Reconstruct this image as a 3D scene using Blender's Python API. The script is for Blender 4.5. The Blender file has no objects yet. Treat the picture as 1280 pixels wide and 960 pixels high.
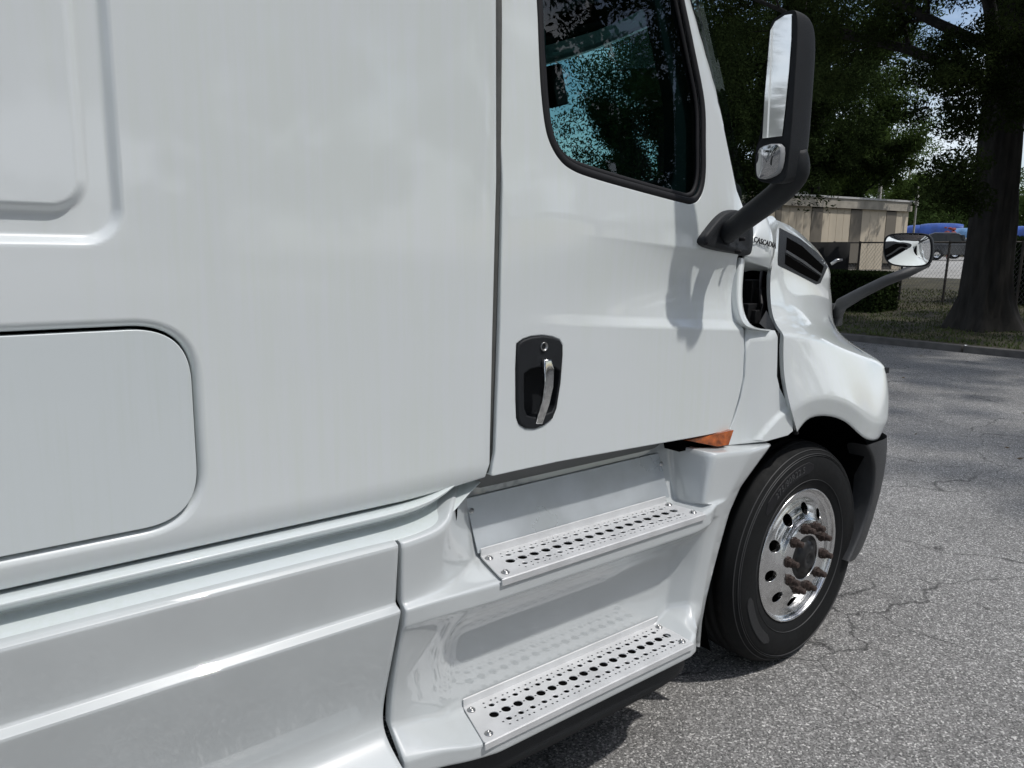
import bpy, bmesh, math, random
import numpy as np
from mathutils import Vector, Matrix
from mathutils.geometry import delaunay_2d_cdt
random.seed(7); RNG = np.random.default_rng(11)
sc = bpy.context.scene
COL = sc.collection
# ------------------------------------------------------------------ camera
YAW, PIT, ROL, FPX, CH = .6782, .1723, .0137, 960.0, 1.813
_f = Vector((math.sin(YAW)*math.cos(PIT), math.cos(YAW)*math.cos(PIT), -math.sin(PIT)))
_r = Vector((math.cos(YAW), -math.sin(YAW), 0)); _u = _r.cross(_f)
cr, sr = math.cos(ROL), math.sin(ROL)
CR, CU, CF = cr*_r+sr*_u, -sr*_r+cr*_u, _f
cam = bpy.data.cameras.new('camera'); camo = bpy.data.objects.new('camera', cam); COL.objects.link(camo)
cam.sensor_width = 36; cam.lens = FPX/1280*36; cam.clip_start = .02; cam.clip_end = 3000
camo.matrix_world = Matrix(((CR.x, CU.x, -CF.x, 0), (CR.y, CU.y, -CF.y, 0), (CR.z, CU.z, -CF.z, CH), (0, 0, 0, 1)))
sc.camera = camo
# ------------------------------------------------------------------ world and sun
SUN = Vector((.22, -.41, .79)).normalized()
EL = math.asin(SUN.z); ROT = math.atan2(SUN.x, SUN.y)
w = bpy.data.worlds.new('World'); sc.world = w; w.use_nodes = True
nt = w.node_tree; nt.nodes.clear(); N = nt.nodes.new; L = nt.links.new
out = N('ShaderNodeOutputWorld'); bg = N('ShaderNodeBackground'); sky = N('ShaderNodeTexSky')
sky.sky_type = 'NISHITA'; sky.sun_disc = False; sky.sun_elevation = EL; sky.sun_rotation = ROT
sky.air_density = 1.0; sky.dust_density = 1.5
bg.inputs[1].default_value = .13
tc = N('ShaderNodeTexCoord'); mp = N('ShaderNodeMapping'); mp.inputs['Scale'].default_value = (1, 1, 2.2)
no = N('ShaderNodeTexNoise'); no.inputs['Scale'].default_value = 2.6; no.inputs['Detail'].default_value = 8; no.inputs['Roughness'].default_value = .55
rp = N('ShaderNodeValToRGB'); rp.color_ramp.elements[0].position = .42; rp.color_ramp.elements[1].position = .62
mx = N('ShaderNodeMix'); mx.data_type = 'RGBA'; mx.inputs[7].default_value = (7.6, 8.0, 8.6, 1)
L(tc.outputs['Generated'], mp.inputs[0]); L(mp.outputs[0], no.inputs[0]); L(no.outputs[0], rp.inputs[0])
L(rp.outputs[0], mx.inputs[0]); L(sky.outputs[0], mx.inputs[6]); L(mx.outputs[2], bg.inputs[0]); L(bg.outputs[0], out.inputs[0])
sl = bpy.data.lights.new('sun', 'SUN'); sl.energy = 2.45; sl.angle = math.radians(1.5); sl.color = (1, .968, .925)
so = bpy.data.objects.new('sun', sl); COL.objects.link(so); so.rotation_euler = (-SUN).to_track_quat('-Z', 'Y').to_euler()
sc.view_settings.view_transform = 'Standard'; sc.view_settings.look = 'None'
sc.view_settings.exposure = .06; sc.view_settings.gamma = 1
sc.render.engine = 'CYCLES'; sc.cycles.max_bounces = 8; sc.cycles.transparent_max_bounces = 16
sc.cycles.caustics_reflective = True; sc.cycles.use_denoising = True; sc.cycles.sample_clamp_indirect = 8
# ------------------------------------------------------------------ placement helpers
def ray(u, v): return CR*((u-640)/FPX) - CU*((v-480)/FPX) + CF
def W(u, v, y):
    d = ray(u, v); return Vector((d.x*y/d.y, y, CH+d.z*y/d.y))
def G(u, v, z=0.0):
    d = ray(u, v); k = (z-CH)/d.z; return Vector((d.x*k, d.y*k, z))
def S(u, v, f):
    y = 1.66
    for _ in range(30):
        p = W(u, v, y); y = min(1.85, max(1.5, .5*y+.5*f(p.x, p.z)))
    return W(u, v, y)
def sm(t, a=0., b=1.):
    t = min(1, max(0, (t-a)/(b-a))); return t*t*(3-2*t)
# ------------------------------------------------------------------ materials
MATS = {}
def nmat(name):
    m = bpy.data.materials.new(name); m.use_nodes = True; MATS[name] = m
    return m, m.node_tree, m.node_tree.nodes['Principled BSDF']
def simple(name, col, rough=.5, metal=0, coat=0, noise=0, nscale=20, bump=0, bscale=200, spec=.5, stretch=None, rvar=0):
    m, t, b = nmat(name)
    b.inputs['Base Color'].default_value = (*col, 1); b.inputs['Roughness'].default_value = rough
    b.inputs['Metallic'].default_value = metal; b.inputs['Coat Weight'].default_value = coat
    b.inputs['Coat Roughness'].default_value = .04; b.inputs['Specular IOR Level'].default_value = spec
    tc = t.nodes.new('ShaderNodeTexCoord')
    src = tc.outputs['Object']
    if stretch:
        mp = t.nodes.new('ShaderNodeMapping'); mp.inputs['Scale'].default_value = stretch
        t.links.new(src, mp.inputs[0]); src = mp.outputs[0]
    if noise or rvar:
        n = t.nodes.new('ShaderNodeTexNoise'); n.inputs['Scale'].default_value = nscale; n.inputs['Detail'].default_value = 6
        t.links.new(src, n.inputs[0])
        if noise:
            mr = t.nodes.new('ShaderNodeMapRange'); mr.inputs[1].default_value = .3; mr.inputs[2].default_value = .7
            mr.inputs[3].default_value = 1-noise; mr.inputs[4].default_value = 1+noise*.4
            t.links.new(n.outputs[0], mr.inputs[0])
            mm = t.nodes.new('ShaderNodeVectorMath'); mm.operation = 'SCALE'; mm.inputs[0].default_value = col
            t.links.new(mr.outputs[0], mm.inputs['Scale']); t.links.new(mm.outputs[0], b.inputs['Base Color'])
        if rvar:
            mr = t.nodes.new('ShaderNodeMapRange'); mr.inputs[1].default_value = .35; mr.inputs[2].default_value = .65
            mr.inputs[3].default_value = max(.02, rough-rvar); mr.inputs[4].default_value = rough+rvar
            t.links.new(n.outputs[0], mr.inputs[0]); t.links.new(mr.outputs[0], b.inputs['Roughness'])
    if bump:
        n = t.nodes.new('ShaderNodeTexNoise'); n.inputs['Scale'].default_value = bscale; n.inputs['Detail'].default_value = 3
        bp = t.nodes.new('ShaderNodeBump'); bp.inputs['Strength'].default_value = bump; bp.inputs['Distance'].default_value = .002
        t.links.new(tc.outputs['Object'], n.inputs[0]); t.links.new(n.outputs[0], bp.inputs['Height']); t.links.new(bp.outputs[0], b.inputs['Normal'])
    return m
def paint(name, col=(.715, .755, .768), dirt=.015, streak=(18, 18, .7)):
    m, t, b = nmat(name)
    b.inputs['Roughness'].default_value = .32; b.inputs['Coat Weight'].default_value = 1; b.inputs['Coat Roughness'].default_value = .05
    tc = t.nodes.new('ShaderNodeTexCoord'); mp = t.nodes.new('ShaderNodeMapping'); mp.inputs['Scale'].default_value = streak
    n = t.nodes.new('ShaderNodeTexNoise'); n.inputs['Scale'].default_value = 3; n.inputs['Detail'].default_value = 7; n.inputs['Roughness'].default_value = .65
    n2 = t.nodes.new('ShaderNodeTexNoise'); n2.inputs['Scale'].default_value = 1.6; n2.inputs['Detail'].default_value = 4
    t.links.new(tc.outputs['Object'], mp.inputs[0]); t.links.new(mp.outputs[0], n.inputs[0]); t.links.new(tc.outputs['Object'], n2.inputs[0])
    ml = t.nodes.new('ShaderNodeMath'); ml.operation = 'MULTIPLY'; t.links.new(n.outputs[0], ml.inputs[0]); t.links.new(n2.outputs[0], ml.inputs[1])
    mr = t.nodes.new('ShaderNodeMapRange'); mr.inputs[1].default_value = .2; mr.inputs[2].default_value = .36
    mr.inputs[3].default_value = 0; mr.inputs[4].default_value = 1
    t.links.new(ml.outputs[0], mr.inputs[0])
    mix = t.nodes.new('ShaderNodeMix'); mix.data_type = 'RGBA'; mix.inputs[6].default_value = (*col, 1)
    mix.inputs[7].default_value = (col[0]*(1-dirt)*.99, col[1]*(1-dirt), col[2]*(1-dirt)*.965, 1)
    t.links.new(mr.outputs[0], mix.inputs[0]); t.links.new(mix.outputs[2], b.inputs['Base Color'])
    mr2 = t.nodes.new('ShaderNodeMapRange'); mr2.inputs[3].default_value = .02; mr2.inputs[4].default_value = .045
    t.links.new(ml.outputs[0], mr2.inputs[0]); t.links.new(mr2.outputs[0], b.inputs['Coat Roughness'])
    n3 = t.nodes.new('ShaderNodeTexNoise'); n3.inputs['Scale'].default_value = 260; n3.inputs['Detail'].default_value = 1
    bp = t.nodes.new('ShaderNodeBump'); bp.inputs['Strength'].default_value = .05; bp.inputs['Distance'].default_value = .0006
    t.links.new(tc.outputs['Object'], n3.inputs[0]); t.links.new(n3.outputs[0], bp.inputs['Height']); t.links.new(bp.outputs[0], b.inputs['Normal']); t.links.new(bp.outputs[0], b.inputs['Coat Normal'])
    return m
PAINT = paint('white_paint'); PAINT_D = paint('white_paint_dusty', (.650, .70, .715), .035, (22, 22, .8))
PLAST = simple('white_moulded_plastic', (.56, .592, .602), .34, coat=1, noise=.05, nscale=5, rvar=.05)
PLAST.node_tree.nodes['Principled BSDF'].inputs['Coat IOR'].default_value = 1.75; PLAST.node_tree.nodes['Principled BSDF'].inputs['Coat Roughness'].default_value = .015
BLACKP = simple('black_textured_plastic', (.015, .017, .020), .55, spec=.3, bump=.4, bscale=900, noise=.15, nscale=30)
GREYP = simple('grey_black_plastic', (.040, .042, .045), .50, bump=.4, bscale=700, noise=.2, nscale=12)
RUBBER = simple('rubber_seal', (.012, .012, .014), .6, spec=.25)
DARK = simple('dark_void', (.004, .004, .004), .9, spec=0)
ENG = simple('engine_black', (.012, .012, .013), .5, spec=.3, noise=.3, nscale=30)
TYRE = simple('tyre_rubber', (.010, .0107, .0115), .75, spec=.22, noise=.35, nscale=22, bump=.3, bscale=300, rvar=.1)
TYRE_L = simple('tyre_lettering', (.045, .046, .048), .55)
ALU = simple('polished_aluminium', (.78, .78, .78), .20, metal=1, noise=.22, nscale=14, rvar=.10)
TREAD = simple('step_aluminium', (.68, .69, .70), .50, metal=.30, noise=.12, nscale=11, bump=.15, bscale=350, rvar=.05)
KICK = simple('kick_plate_aluminium', (.60, .64, .67), .38, metal=.5, noise=.22, nscale=5, rvar=.14)
CHROME = simple('worn_chrome', (.75, .75, .74), .12, metal=1, noise=.3, nscale=60, rvar=.08)
RUST = simple('rusty_steel', (.050, .031, .025), .72, noise=.5, nscale=60, bump=.8, bscale=200)
HUB = simple('greasy_hub', (.012, .012, .013), .35, noise=.3, nscale=40)
STEEL = simple('bolt_steel', (.42, .42, .42), .32, metal=1, noise=.3, nscale=90)
MIRR = simple('mirror_glass', (.92, .93, .93), .012, metal=1)
AMBER = simple('amber_lens', (.42, .095, .014), .15, coat=.6, noise=.6, nscale=45, bump=1, bscale=90); pass
TXT = simple('badge_black', (.02, .02, .022), .3)
CLOTH = simple('cab_trim', (.014, .015, .017), .85, spec=.05)
# thin tinted pane
def pane(name, tint, spec=.5):
    m = bpy.data.materials.new(name); m.use_nodes = True; t = m.node_tree; t.nodes.clear()
    o = t.nodes.new('ShaderNodeOutputMaterial'); tr = t.nodes.new('ShaderNodeBsdfTransparent'); gl = t.nodes.new('ShaderNodeBsdfGlossy')
    fr = t.nodes.new('ShaderNodeFresnel'); fr.inputs[0].default_value = 1.5; mi = t.nodes.new('ShaderNodeMixShader')
    tr.inputs[0].default_value = (*tint, 1); gl.inputs['Roughness'].default_value = .01; gl.inputs[0].default_value = (.9, .9, .9, 1)
    ge = t.nodes.new('ShaderNodeNewGeometry'); mr = t.nodes.new('ShaderNodeMapRange'); mr.inputs[3].default_value = 1.5; mr.inputs[4].default_value = 1/1.5
    t.links.new(ge.outputs['Backfacing'], mr.inputs[0]); t.links.new(mr.outputs[0], fr.inputs[0])
    t.links.new(fr.outputs[0], mi.inputs[0]); t.links.new(tr.outputs[0], mi.inputs[1]); t.links.new(gl.outputs[0], mi.inputs[2]); t.links.new(mi.outputs[0], o.inputs[0])
    return m
GLASS = pane('tinted_glass', (.36, .60, .59)); WGLASS = pane('windscreen_glass', (.70, .82, .80)); BGLASS = simple('far_window_glass', (.06, .065, .065), .08)
# ------------------------------------------------------------------ object helpers
def link(name, me, mat, parent=None, **kw):
    o = bpy.data.objects.new(name, me); COL.objects.link(o)
    if mat is not None and not me.materials: me.materials.append(mat)
    if parent is not None: o.parent = parent
    for k, v in kw.items(): o[k] = v
    return o
def thing(name, label, cat, loc=(0, 0, 0), group=None):
    o = bpy.data.objects.new(name, None); COL.objects.link(o); o.location = loc; o.empty_display_size = .2
    o['label'] = label; o['category'] = cat
    if group: o['group'] = group
    return o
def tag(o, label, cat, group=None):
    o['label'] = label; o['category'] = cat
    if group: o['group'] = group
    return o
def place(o, parent):
    """keep world coordinates of mesh built in world space when its thing sits at a base point"""
    o.parent = parent; o.matrix_parent_inverse = Matrix.Translation(parent.location).inverted(); return o
def mesh(name, V, F, smooth=False):
    me = bpy.data.meshes.new(name); me.from_pydata([tuple(v) for v in V], [], F); me.update()
    if smooth: me.polygons.foreach_set('use_smooth', [True]*len(me.polygons))
    return me
def inpoly(P, poly):
    x, y = P[:, 0], P[:, 1]; c = np.zeros(len(P), bool); n = len(poly); j = n-1
    for i in range(n):
        xi, yi = poly[i]; xj, yj = poly[j]
        if yi != yj: c ^= ((yi > y) != (yj > y)) & (x < (xj-xi)*(y-yi)/(yj-yi)+xi)
        j = i
    return c
def segdist(P, poly):
    d = np.full(len(P), 1e9); n = len(poly); A = np.array(poly)
    for i in range(n):
        a, b = A[i], A[(i+1) % n]; ab = b-a; L2 = ab@ab
        if L2 < 1e-14: continue
        t = np.clip(((P-a)@ab)/L2, 0, 1); d = np.minimum(d, np.hypot(*(P-a-t[:, None]*ab).T))
    return d
def ccw(p):
    a = sum(p[i][0]*p[(i+1) % len(p)][1]-p[(i+1) % len(p)][0]*p[i][1] for i in range(len(p)))
    return list(p) if a > 0 else list(reversed(p))
def roundpoly(pts, rad, n=6):
    """polygon with rounded corners; rad = number or list"""
    pts = [Vector((p[0], p[1])) for p in pts]; out_ = []; m = len(pts)
    for i in range(m):
        r = rad[i] if isinstance(rad, (list, tuple)) else rad
        p, a, b = pts[i], pts[i-1], pts[(i+1) % m]
        if r <= 0: out_.append((p.x, p.y)); continue
        da, db = (a-p), (b-p); la, lb = da.length, db.length; r_ = min(r, la*.49, lb*.49)
        s, e = p+da/la*r_, p+db/lb*r_
        for k in range(n+1):
            t = k/n; q = s*(1-t)**2+p*2*t*(1-t)+e*t*t; out_.append((q.x, q.y))
    return out_
def smoothpoly(pts, n=8):
    """closed Catmull-Rom"""
    P = [Vector((p[0], p[1])) for p in pts]; m = len(P); o = []
    for i in range(m):
        a, b, c, d = P[i-1], P[i], P[(i+1) % m], P[(i+2) % m]
        for k in range(n):
            t = k/n; q = .5*((2*b)+(-a+c)*t+(2*a-5*b+4*c-d)*t*t+(-a+3*b-3*c+d)*t**3); o.append((q.x, q.y))
    return o
def offs(poly, d):
    n = len(poly); res = []; nm = []
    for i in range(n):
        a, b, c = poly[i-1], poly[i], poly[(i+1) % n]
        e1 = (b[0]-a[0], b[1]-a[1]); e2 = (c[0]-b[0], c[1]-b[1]); l1 = math.hypot(*e1) or 1e-9; l2 = math.hypot(*e2) or 1e-9
        nx, ny = -e1[1]/l1-e2[1]/l2, e1[0]/l1+e2[0]/l2; l = math.hypot(nx, ny) or 1
        nx /= l; ny /= l; k = 1/max(.5, (nx*-e1[1]+ny*e1[0])/l1)
        res.append((b[0]+nx*d*k, b[1]+ny*d*k)); nm.append((-nx, -ny))
    return res, nm
XZ = lambda a, b, d: (a, d, b)
def panel(name, outline, f, mat, parent, holes=(), res=.04, r=.003, rh=None, depth=.03, hdepth=None, mp=XZ, fine=None, analytic=True, nogrid=None, **kw):
    """a sheet with depth: outline and holes in the plane (a,b), f(a,b) its depth coordinate, rolled edges of radius r, returned inwards by depth"""
    outline = ccw(outline); holes = [list(reversed(ccw(h))) for h in holes]
    rh = r if rh is None else rh; hdepth = depth if hdepth is None else hdepth
    V3 = []; NR = []; F = []
    def fn(a, b):
        e = .0015; p0 = Vector(mp(a-e, b, f(a-e, b))); p1 = Vector(mp(a+e, b, f(a+e, b)))
        q0 = Vector(mp(a, b-e, f(a, b-e))); q1 = Vector(mp(a, b+e, f(a, b+e)))
        return (p1-p0).cross(q1-q0).normalized()
    o0 = Vector(mp(0, 0, 0)); ax = Vector(mp(1, 0, 0))-o0; bx = Vector(mp(0, 1, 0))-o0
    P2 = []; E = []; loops = []
    for li, lp in enumerate([outline]+holes):
        rr, dd = (r, depth) if li == 0 else (rh, hdepth)
        inner, nm = offs(lp, rr) if rr > 0 else (lp, offs(lp, 0)[1])
        st = len(P2); P2 += inner; n = len(lp); E += [(st+i, st+(i+1) % n) for i in range(n)]
        loops.append((st, n, lp, inner, nm, rr, dd))
    A = np.array(P2); lo, hi = A.min(0), A.max(0)
    gx, gy = np.meshgrid(np.arange(lo[0], hi[0], res), np.arange(lo[1], hi[1], res)); gr = np.stack([gx.ravel(), gy.ravel()], 1)
    if nogrid is not None: gr = gr[[not nogrid(p[0], p[1]) for p in gr]]
    if fine is not None: gr = np.concatenate([gr, np.array(fine, float)])
    ok = inpoly(gr, loops[0][3])
    for lpd in loops[1:]: ok &= ~inpoly(gr, lpd[3])
    gr = gr[ok]
    if len(gr):
        mind = np.minimum.reduce([segdist(gr, lpd[3]) for lpd in loops]); gr = gr[mind > min(res*.35, .006)]
    allp = [Vector((float(p[0]), float(p[1]))) for p in P2]+[Vector((float(p[0]), float(p[1]))) for p in gr]
    vs, es, fs, ov, oe, of = delaunay_2d_cdt(allp, E, [], 0, 1e-6)
    VA = np.array([(v.x, v.y) for v in vs]); C = np.array([VA[list(fc)].mean(0) for fc in fs])
    keep = inpoly(C, loops[0][3])
    for lpd in loops[1:]: keep &= ~inpoly(C, lpd[3])
    for v in vs: V3.append(mp(v.x, v.y, f(v.x, v.y))); NR.append(fn(v.x, v.y))
    F = [list(fc) for fc, k in zip(fs, keep) if k]
    back = {}
    for i, src in enumerate(ov):
        for s_ in src: back[s_] = i
    K = 4
    for st, n, lp, inner, nm, rr, dd in loops:
        prev = [back[st+i] for i in range(n)]
        ring = [(k/K*math.pi/2, rr) for k in range(1, K+1)] if rr > 0 else []
        for ang, R_ in ring+[(None, dd)]:
            cur = []
            for i in range(n):
                if ang is None: a, b = lp[i]; dz = dd
                else:
                    t = math.sin(ang); a = inner[i][0]+(lp[i][0]-inner[i][0])*t; b = inner[i][1]+(lp[i][1]-inner[i][1])*t; dz = rr*(1-math.cos(ang))
                V3.append(mp(a, b, f(a, b)+dz)); s_ = 1 if ang is None else math.sin(ang)
                nn = fn(a, b)*math.sqrt(max(0, 1-s_*s_))+(ax*nm[i][0]+bx*nm[i][1])*s_
                NR.append(nn.normalized()); cur.append(len(V3)-1)
            for i in range(n):
                j = (i+1) % n; F.append([prev[i], cur[i], cur[j], prev[j]])
            prev = cur
            if ang is not None and ang >= math.pi/2-1e-6 or (ang is None and False):
                pass
    me = bpy.data.meshes.new(name); me.from_pydata([tuple(v) for v in V3], [], F)
    me.polygons.foreach_set('use_smooth', [True]*len(me.polygons)); me.update()
    # winding so geometric normals agree with analytic ones
    p = me.polygons[0]; want = NR[p.vertices[0]]
    bm = bmesh.new(); bm.from_mesh(me); bm.verts.ensure_lookup_table()
    flip = [fc for fc in bm.faces if fc.normal.dot(sum((NR[v.index] for v in fc.verts), Vector())) < 0]
    bmesh.ops.reverse_faces(bm, faces=flip); bm.to_mesh(me); bm.free(); me.update()
    if analytic: me.normals_split_custom_set_from_vertices([tuple(n_) for n_ in NR])
    return link(name, me, mat, parent, **kw)
def loft(name, secs, mat, parent, sub=3, rows=None, cols=None, thick=0, close_u=False, close_v=False, **kw):
    """grid surface over sections; rows/cols = {index: crease}"""
    ni, nj = len(secs), len(secs[0]); V = [tuple(p) for s_ in secs for p in s_]; F = []
    for i in range(ni if close_u else ni-1):
        for j in range(nj if close_v else nj-1):
            a, b = i, (i+1) % ni; c, d = j, (j+1) % nj
            F.append((a*nj+c, b*nj+c, b*nj+d, a*nj+d))
    me = mesh(name, V, F, True)
    if rows or cols:
        rows = rows or {}; cols = cols or {}
        at = me.attributes.new('crease_edge', 'FLOAT', 'EDGE')
        for e in me.edges:
            a, b = e.vertices; ia, ja, ib, jb = a//nj, a % nj, b//nj, b % nj; c = 0
            if ja == jb and ja in rows: c = rows[ja]
            if ia == ib and ia in cols: c = max(c, cols[ia])
            at.data[e.index].value = c
    o = link(name, me, mat, parent, **kw)
    if thick:
        s_ = o.modifiers.new('solid', 'SOLIDIFY'); s_.thickness = thick; s_.offset = 0
    if sub:
        m = o.modifiers.new('sub', 'SUBSURF'); m.levels = sub; m.render_levels = sub
    return o
def box(V, F, c, s, R=None):
    """append a box centre c half-size s rotation R"""
    b = len(V)
    for x in (-1, 1):
        for y in (-1, 1):
            for z in (-1, 1):
                p = Vector((x*s[0], y*s[1], z*s[2]))
                if R is not None: p = R @ p
                V.append(Vector(c)+p)
    F += [[b+i for i in q] for q in ((0, 1, 3, 2), (4, 6, 7, 5), (0, 4, 5, 1), (2, 3, 7, 6), (0, 2, 6, 4), (1, 5, 7, 3))]
def boxo(name, c, s, mat, parent=None, R=None, bev=0, **kw):
    V, F = [], []; box(V, F, c, s, R); o = link(name, mesh(name, V, F), mat, parent, **kw)
    if bev: bevel(o, bev)
    return o
def bevel(o, wd, seg=3):
    m = o.modifiers.new('bevel', 'BEVEL'); m.width = wd; m.segments = seg; m.limit_method = 'ANGLE'; m.angle_limit = math.radians(30)
    o.data.polygons.foreach_set('use_smooth', [True]*len(o.data.polygons)); m.harden_normals = True; return o
def tube(V, F, pts, rad, n=8, caps=True):
    pts = [Vector(p) for p in pts]; rad = rad if isinstance(rad, (list, tuple)) else [rad]*len(pts); prev = None; up = Vector((0.13, .21, .97))
    for i, p in enumerate(pts):
        d = (pts[min(i+1, len(pts)-1)]-pts[max(i-1, 0)]).normalized(); a = d.cross(up)
        if a.length < .15: a = d.cross(Vector((1, .1, 0)))
        a.normalize(); b = d.cross(a); st = len(V)
        for k in range(n):
            t = 2*math.pi*k/n; V.append(p+(a*math.cos(t)+b*math.sin(t))*rad[i])
        if prev is not None: F += [[prev+k, prev+(k+1) % n, st+(k+1) % n, st+k] for k in range(n)]
        prev = st
    if caps: F.append([prev+k for k in range(n)]); F.append([prev-(len(pts)-1)*n+k for k in range(n)][::-1])
def lathe(V, F, prof, c, n=64, closed=False, axis='y'):
    """prof = [(r, a)] around axis through c"""
    st = len(V)
    for r, a in prof:
        for k in range(n):
            t = 2*math.pi*k/n
            V.append(Vector(c)+(Vector((r*math.cos(t), a, r*math.sin(t))) if axis == 'y' else Vector((r*math.cos(t), r*math.sin(t), a))))
    for i in range(len(prof)-1):
        F += [[st+i*n+k, st+i*n+(k+1) % n, st+(i+1)*n+(k+1) % n, st+(i+1)*n+k] for k in range(n)]
def text_mesh(name, s, size, extr, M, mat, parent, shear=0, arc=None, **kw):
    cu = bpy.data.curves.new(name, 'FONT'); cu.body = s; cu.size = size; cu.extrude = extr; cu.shear = shear; cu.align_x = 'CENTER'; cu.align_y = 'CENTER'; cu.space_character = 1.12; cu.offset = size*.012
    to = bpy.data.objects.new(name, cu); COL.objects.link(to)
    dg = bpy.context.evaluated_depsgraph_get(); me = bpy.data.meshes.new_from_object(to.evaluated_get(dg)); bpy.data.objects.remove(to)
    for v in me.vertices:
        v.co = M(v.co)
    me.update(); me.materials.clear()
    return link(name, me, mat, parent, **kw)
#@@TRUCK
truck = thing('semi_truck', 'white sleeper cab semi truck with perforated side steps and black mirrors, parked on the asphalt', 'truck', (0, 0, 0))
MID = 2.86
def part(name, me_o): return me_o
# ---- sleeper wall
SB = 1.158
XR, ZB = .362, 1.815       # outer emboss edge
XI, ZI = .292, 1.885       # raised island edge
def sdr(x, z, xr, zb, rad):
    dx, dz = x-(xr-rad), (zb+rad)-z
    return math.hypot(max(dx, 0), max(dz, 0))+min(max(dx, dz), 0)-rad
def f_sl(x, z):
    y = 1.66
    dO = sdr(x, z, XR, ZB, .07); dI = sdr(x, z, XI, ZI, .05)
    y += .017*(1-sm(dO, -.018, .006)) - .017*(1-sm(dI, -.004, .018))
    t = max(0, (SB+.075)-z); y += 3.2*t*t                       # rolls under at the foot
    t = max(0, x-1.22); y += 1.2*t*t
    y += .05*max(0, z-2.6)**2
    return y
pl = [(-2.2, SB), (.99, SB)]
for u, v in ((530, 624.5), (560, 616), (585, 607), (600, 602)):
    p = W(u, v, 1.66); pl.append((p.x, p.z))
xs = W(620, 400, 1.66)
pl += [(1.258, 1.178), (1.269, 1.22), (1.275, 1.6), (1.284, 2.0), (1.284, 3.3), (1.1, 3.75), (-2.2, 3.9)]
hx1 = W(243.8, 545, 1.66).x; hz1 = W(120, 414.5, 1.66).z; hz0 = W(100, 677, 1.66).z
hatch = roundpoly([(-1.2, hz0), (hx1, hz0), (hx1, hz1), (-1.2, hz1)], [.05, .115, .115, .05], 14)
hs, _n = offs(ccw(hatch), -.006)
fine = []
CX0, CX1, CZ0, CZ1 = .18, .40, 1.775, 1.97
for x in np.arange(CX0, CX1, .005):
    for z in np.arange(CZ0, CZ1, .005): fine.append((x, z))
for x in np.arange(.25, .40, .005):
    for z in np.arange(CZ1+.008, 3.4, .02): fine.append((x, z))
for z in np.arange(CZ0, 1.92, .005):
    for x in np.arange(-.6, CX0-.008, .02): fine.append((x, z))
for z in np.arange(SB+.013, SB+.09, .012):
    for x in np.arange(-.5, 1.25, .05): fine.append((x, z))
def ngs(x, z): return (CX0-.02 < x < CX1+.01 and z > CZ0-.01) or (-.62 < x < CX1 and CZ0-.01 < z < CZ1) or z < SB+.1
panel('sleeper_wall', pl, f_sl, PAINT, truck, holes=[hs], res=.045, r=.012, rh=.020, depth=.04, fine=fine, nogrid=ngs)
panel('storage_door', hatch, lambda x, z: 1.661, PAINT_D, truck, res=.1, r=.0025, depth=.03)
boxo('sleeper_core', ((-2.2+1.24)/2, MID, 2.45), (1.72, 1.13, 1.27), DARK, truck)
panel('far_sleeper_wall', [(-2.2, SB), (1.25, SB), (1.28, 3.3), (-2.2, 3.9)], lambda x, z: 2*MID-1.66, PAINT, truck, res=.3, r=.01)
V, F = [], []; box(V, F, (-.5, MID, 3.80), (1.7, 1.14, .1)); bevel(link('sleeper_roof', mesh('sleeper_roof', V, F), PAINT, truck), .06)
# ---- door
def f_dr(x, z):
    t = max(0, x-1.55)/.9; y = 1.662+.030*t*t
    # belt and lower character lines, fading to the rear
    k = sm(x, 1.50, 2.35)
    zb = 1.825+.045*(2.13-x)/.35*.5          # belt crease
    zl = 1.585-.05*(x-1.73)/.7               # lower crease
    if z < zb and z > zl:
        s_ = (zb-z)/(zb-zl)                  # 0 at belt, 1 at lower crease
        y += .030*k*(1-s_)**1.0*0 + .026*k*math.sin(math.pi*min(1, s_**.8))*1.0
        y += .016*k*(1-s_)
    elif z >= zb:
        y += .016*k + .10*(z-zb)*k*.55
    k2 = sm(x, 1.30, 1.95)
    if z > zl: y += .010*k2*min(1, (z-zl)/.030)*(1-sm(z, zl+.05, zb-.02))
    if z > 1.9: y += .075*(z-1.9)*(1-.4*k)+ .02*(z-1.9)**2
    t2 = max(0, x-2.38); y += 1.6*t2*t2*sm(z, 1.60, 1.72)
    if z > 2.0: y += 1.2*max(0, x-(2.44-.49*(z-2.05)))**2*4
    return y
def SD(u, v): p = S(u, v, f_dr); return (p.x, p.z)
xs0 = 1.292
dp = [(1.303, 3.0), (1.303, 2.0), (1.294, 1.6), (1.282, 1.25), SD(613.5, 596)]
dp += [SD(*q) for q in ((640, 590), (700, 577), (780, 562.5), (860, 548.5), (911, 539))]
dp += [SD(*q) for q in ((917, 520), (924, 497), (929.5, 470), (930.5, 440), (930, 412), (923, 397), (918.5, 378), (919.5, 350), (922, 322), (923, 300))]
dp += [SD(930, 262), SD(921, 238), SD(905, 160), SD(887, 70), SD(872, 0), SD(858, -62), SD(845, -100)]
top = dp[-1]; dp += [(top[0]-.12, 2.93), (1.5, 2.98)]
dpr = roundpoly(dp, .012, 4)
WIN = [(672, 0), (674.5, 60), (677, 110), (682, 155), (689, 180), (701, 200), (716, 212), (740, 221.5), (790, 236), (850, 252), (866, 254), (876, 245), (881.5, 222), (882, 180), (880.5, 128), (868, 62), (855, 0), (846, -45)]
wl = [SD(*q) for q in WIN]
wt = wl[-1]; wl += [(wt[0]-.02, wt[1]+.04), (wt[0]-.10, wt[1]+.06), (wl[0][0]+.08, wt[1]+.07), (wl[0][0]-.01, wt[1]+.02)]
wl = smoothpoly(ccw(wl), 5)
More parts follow.
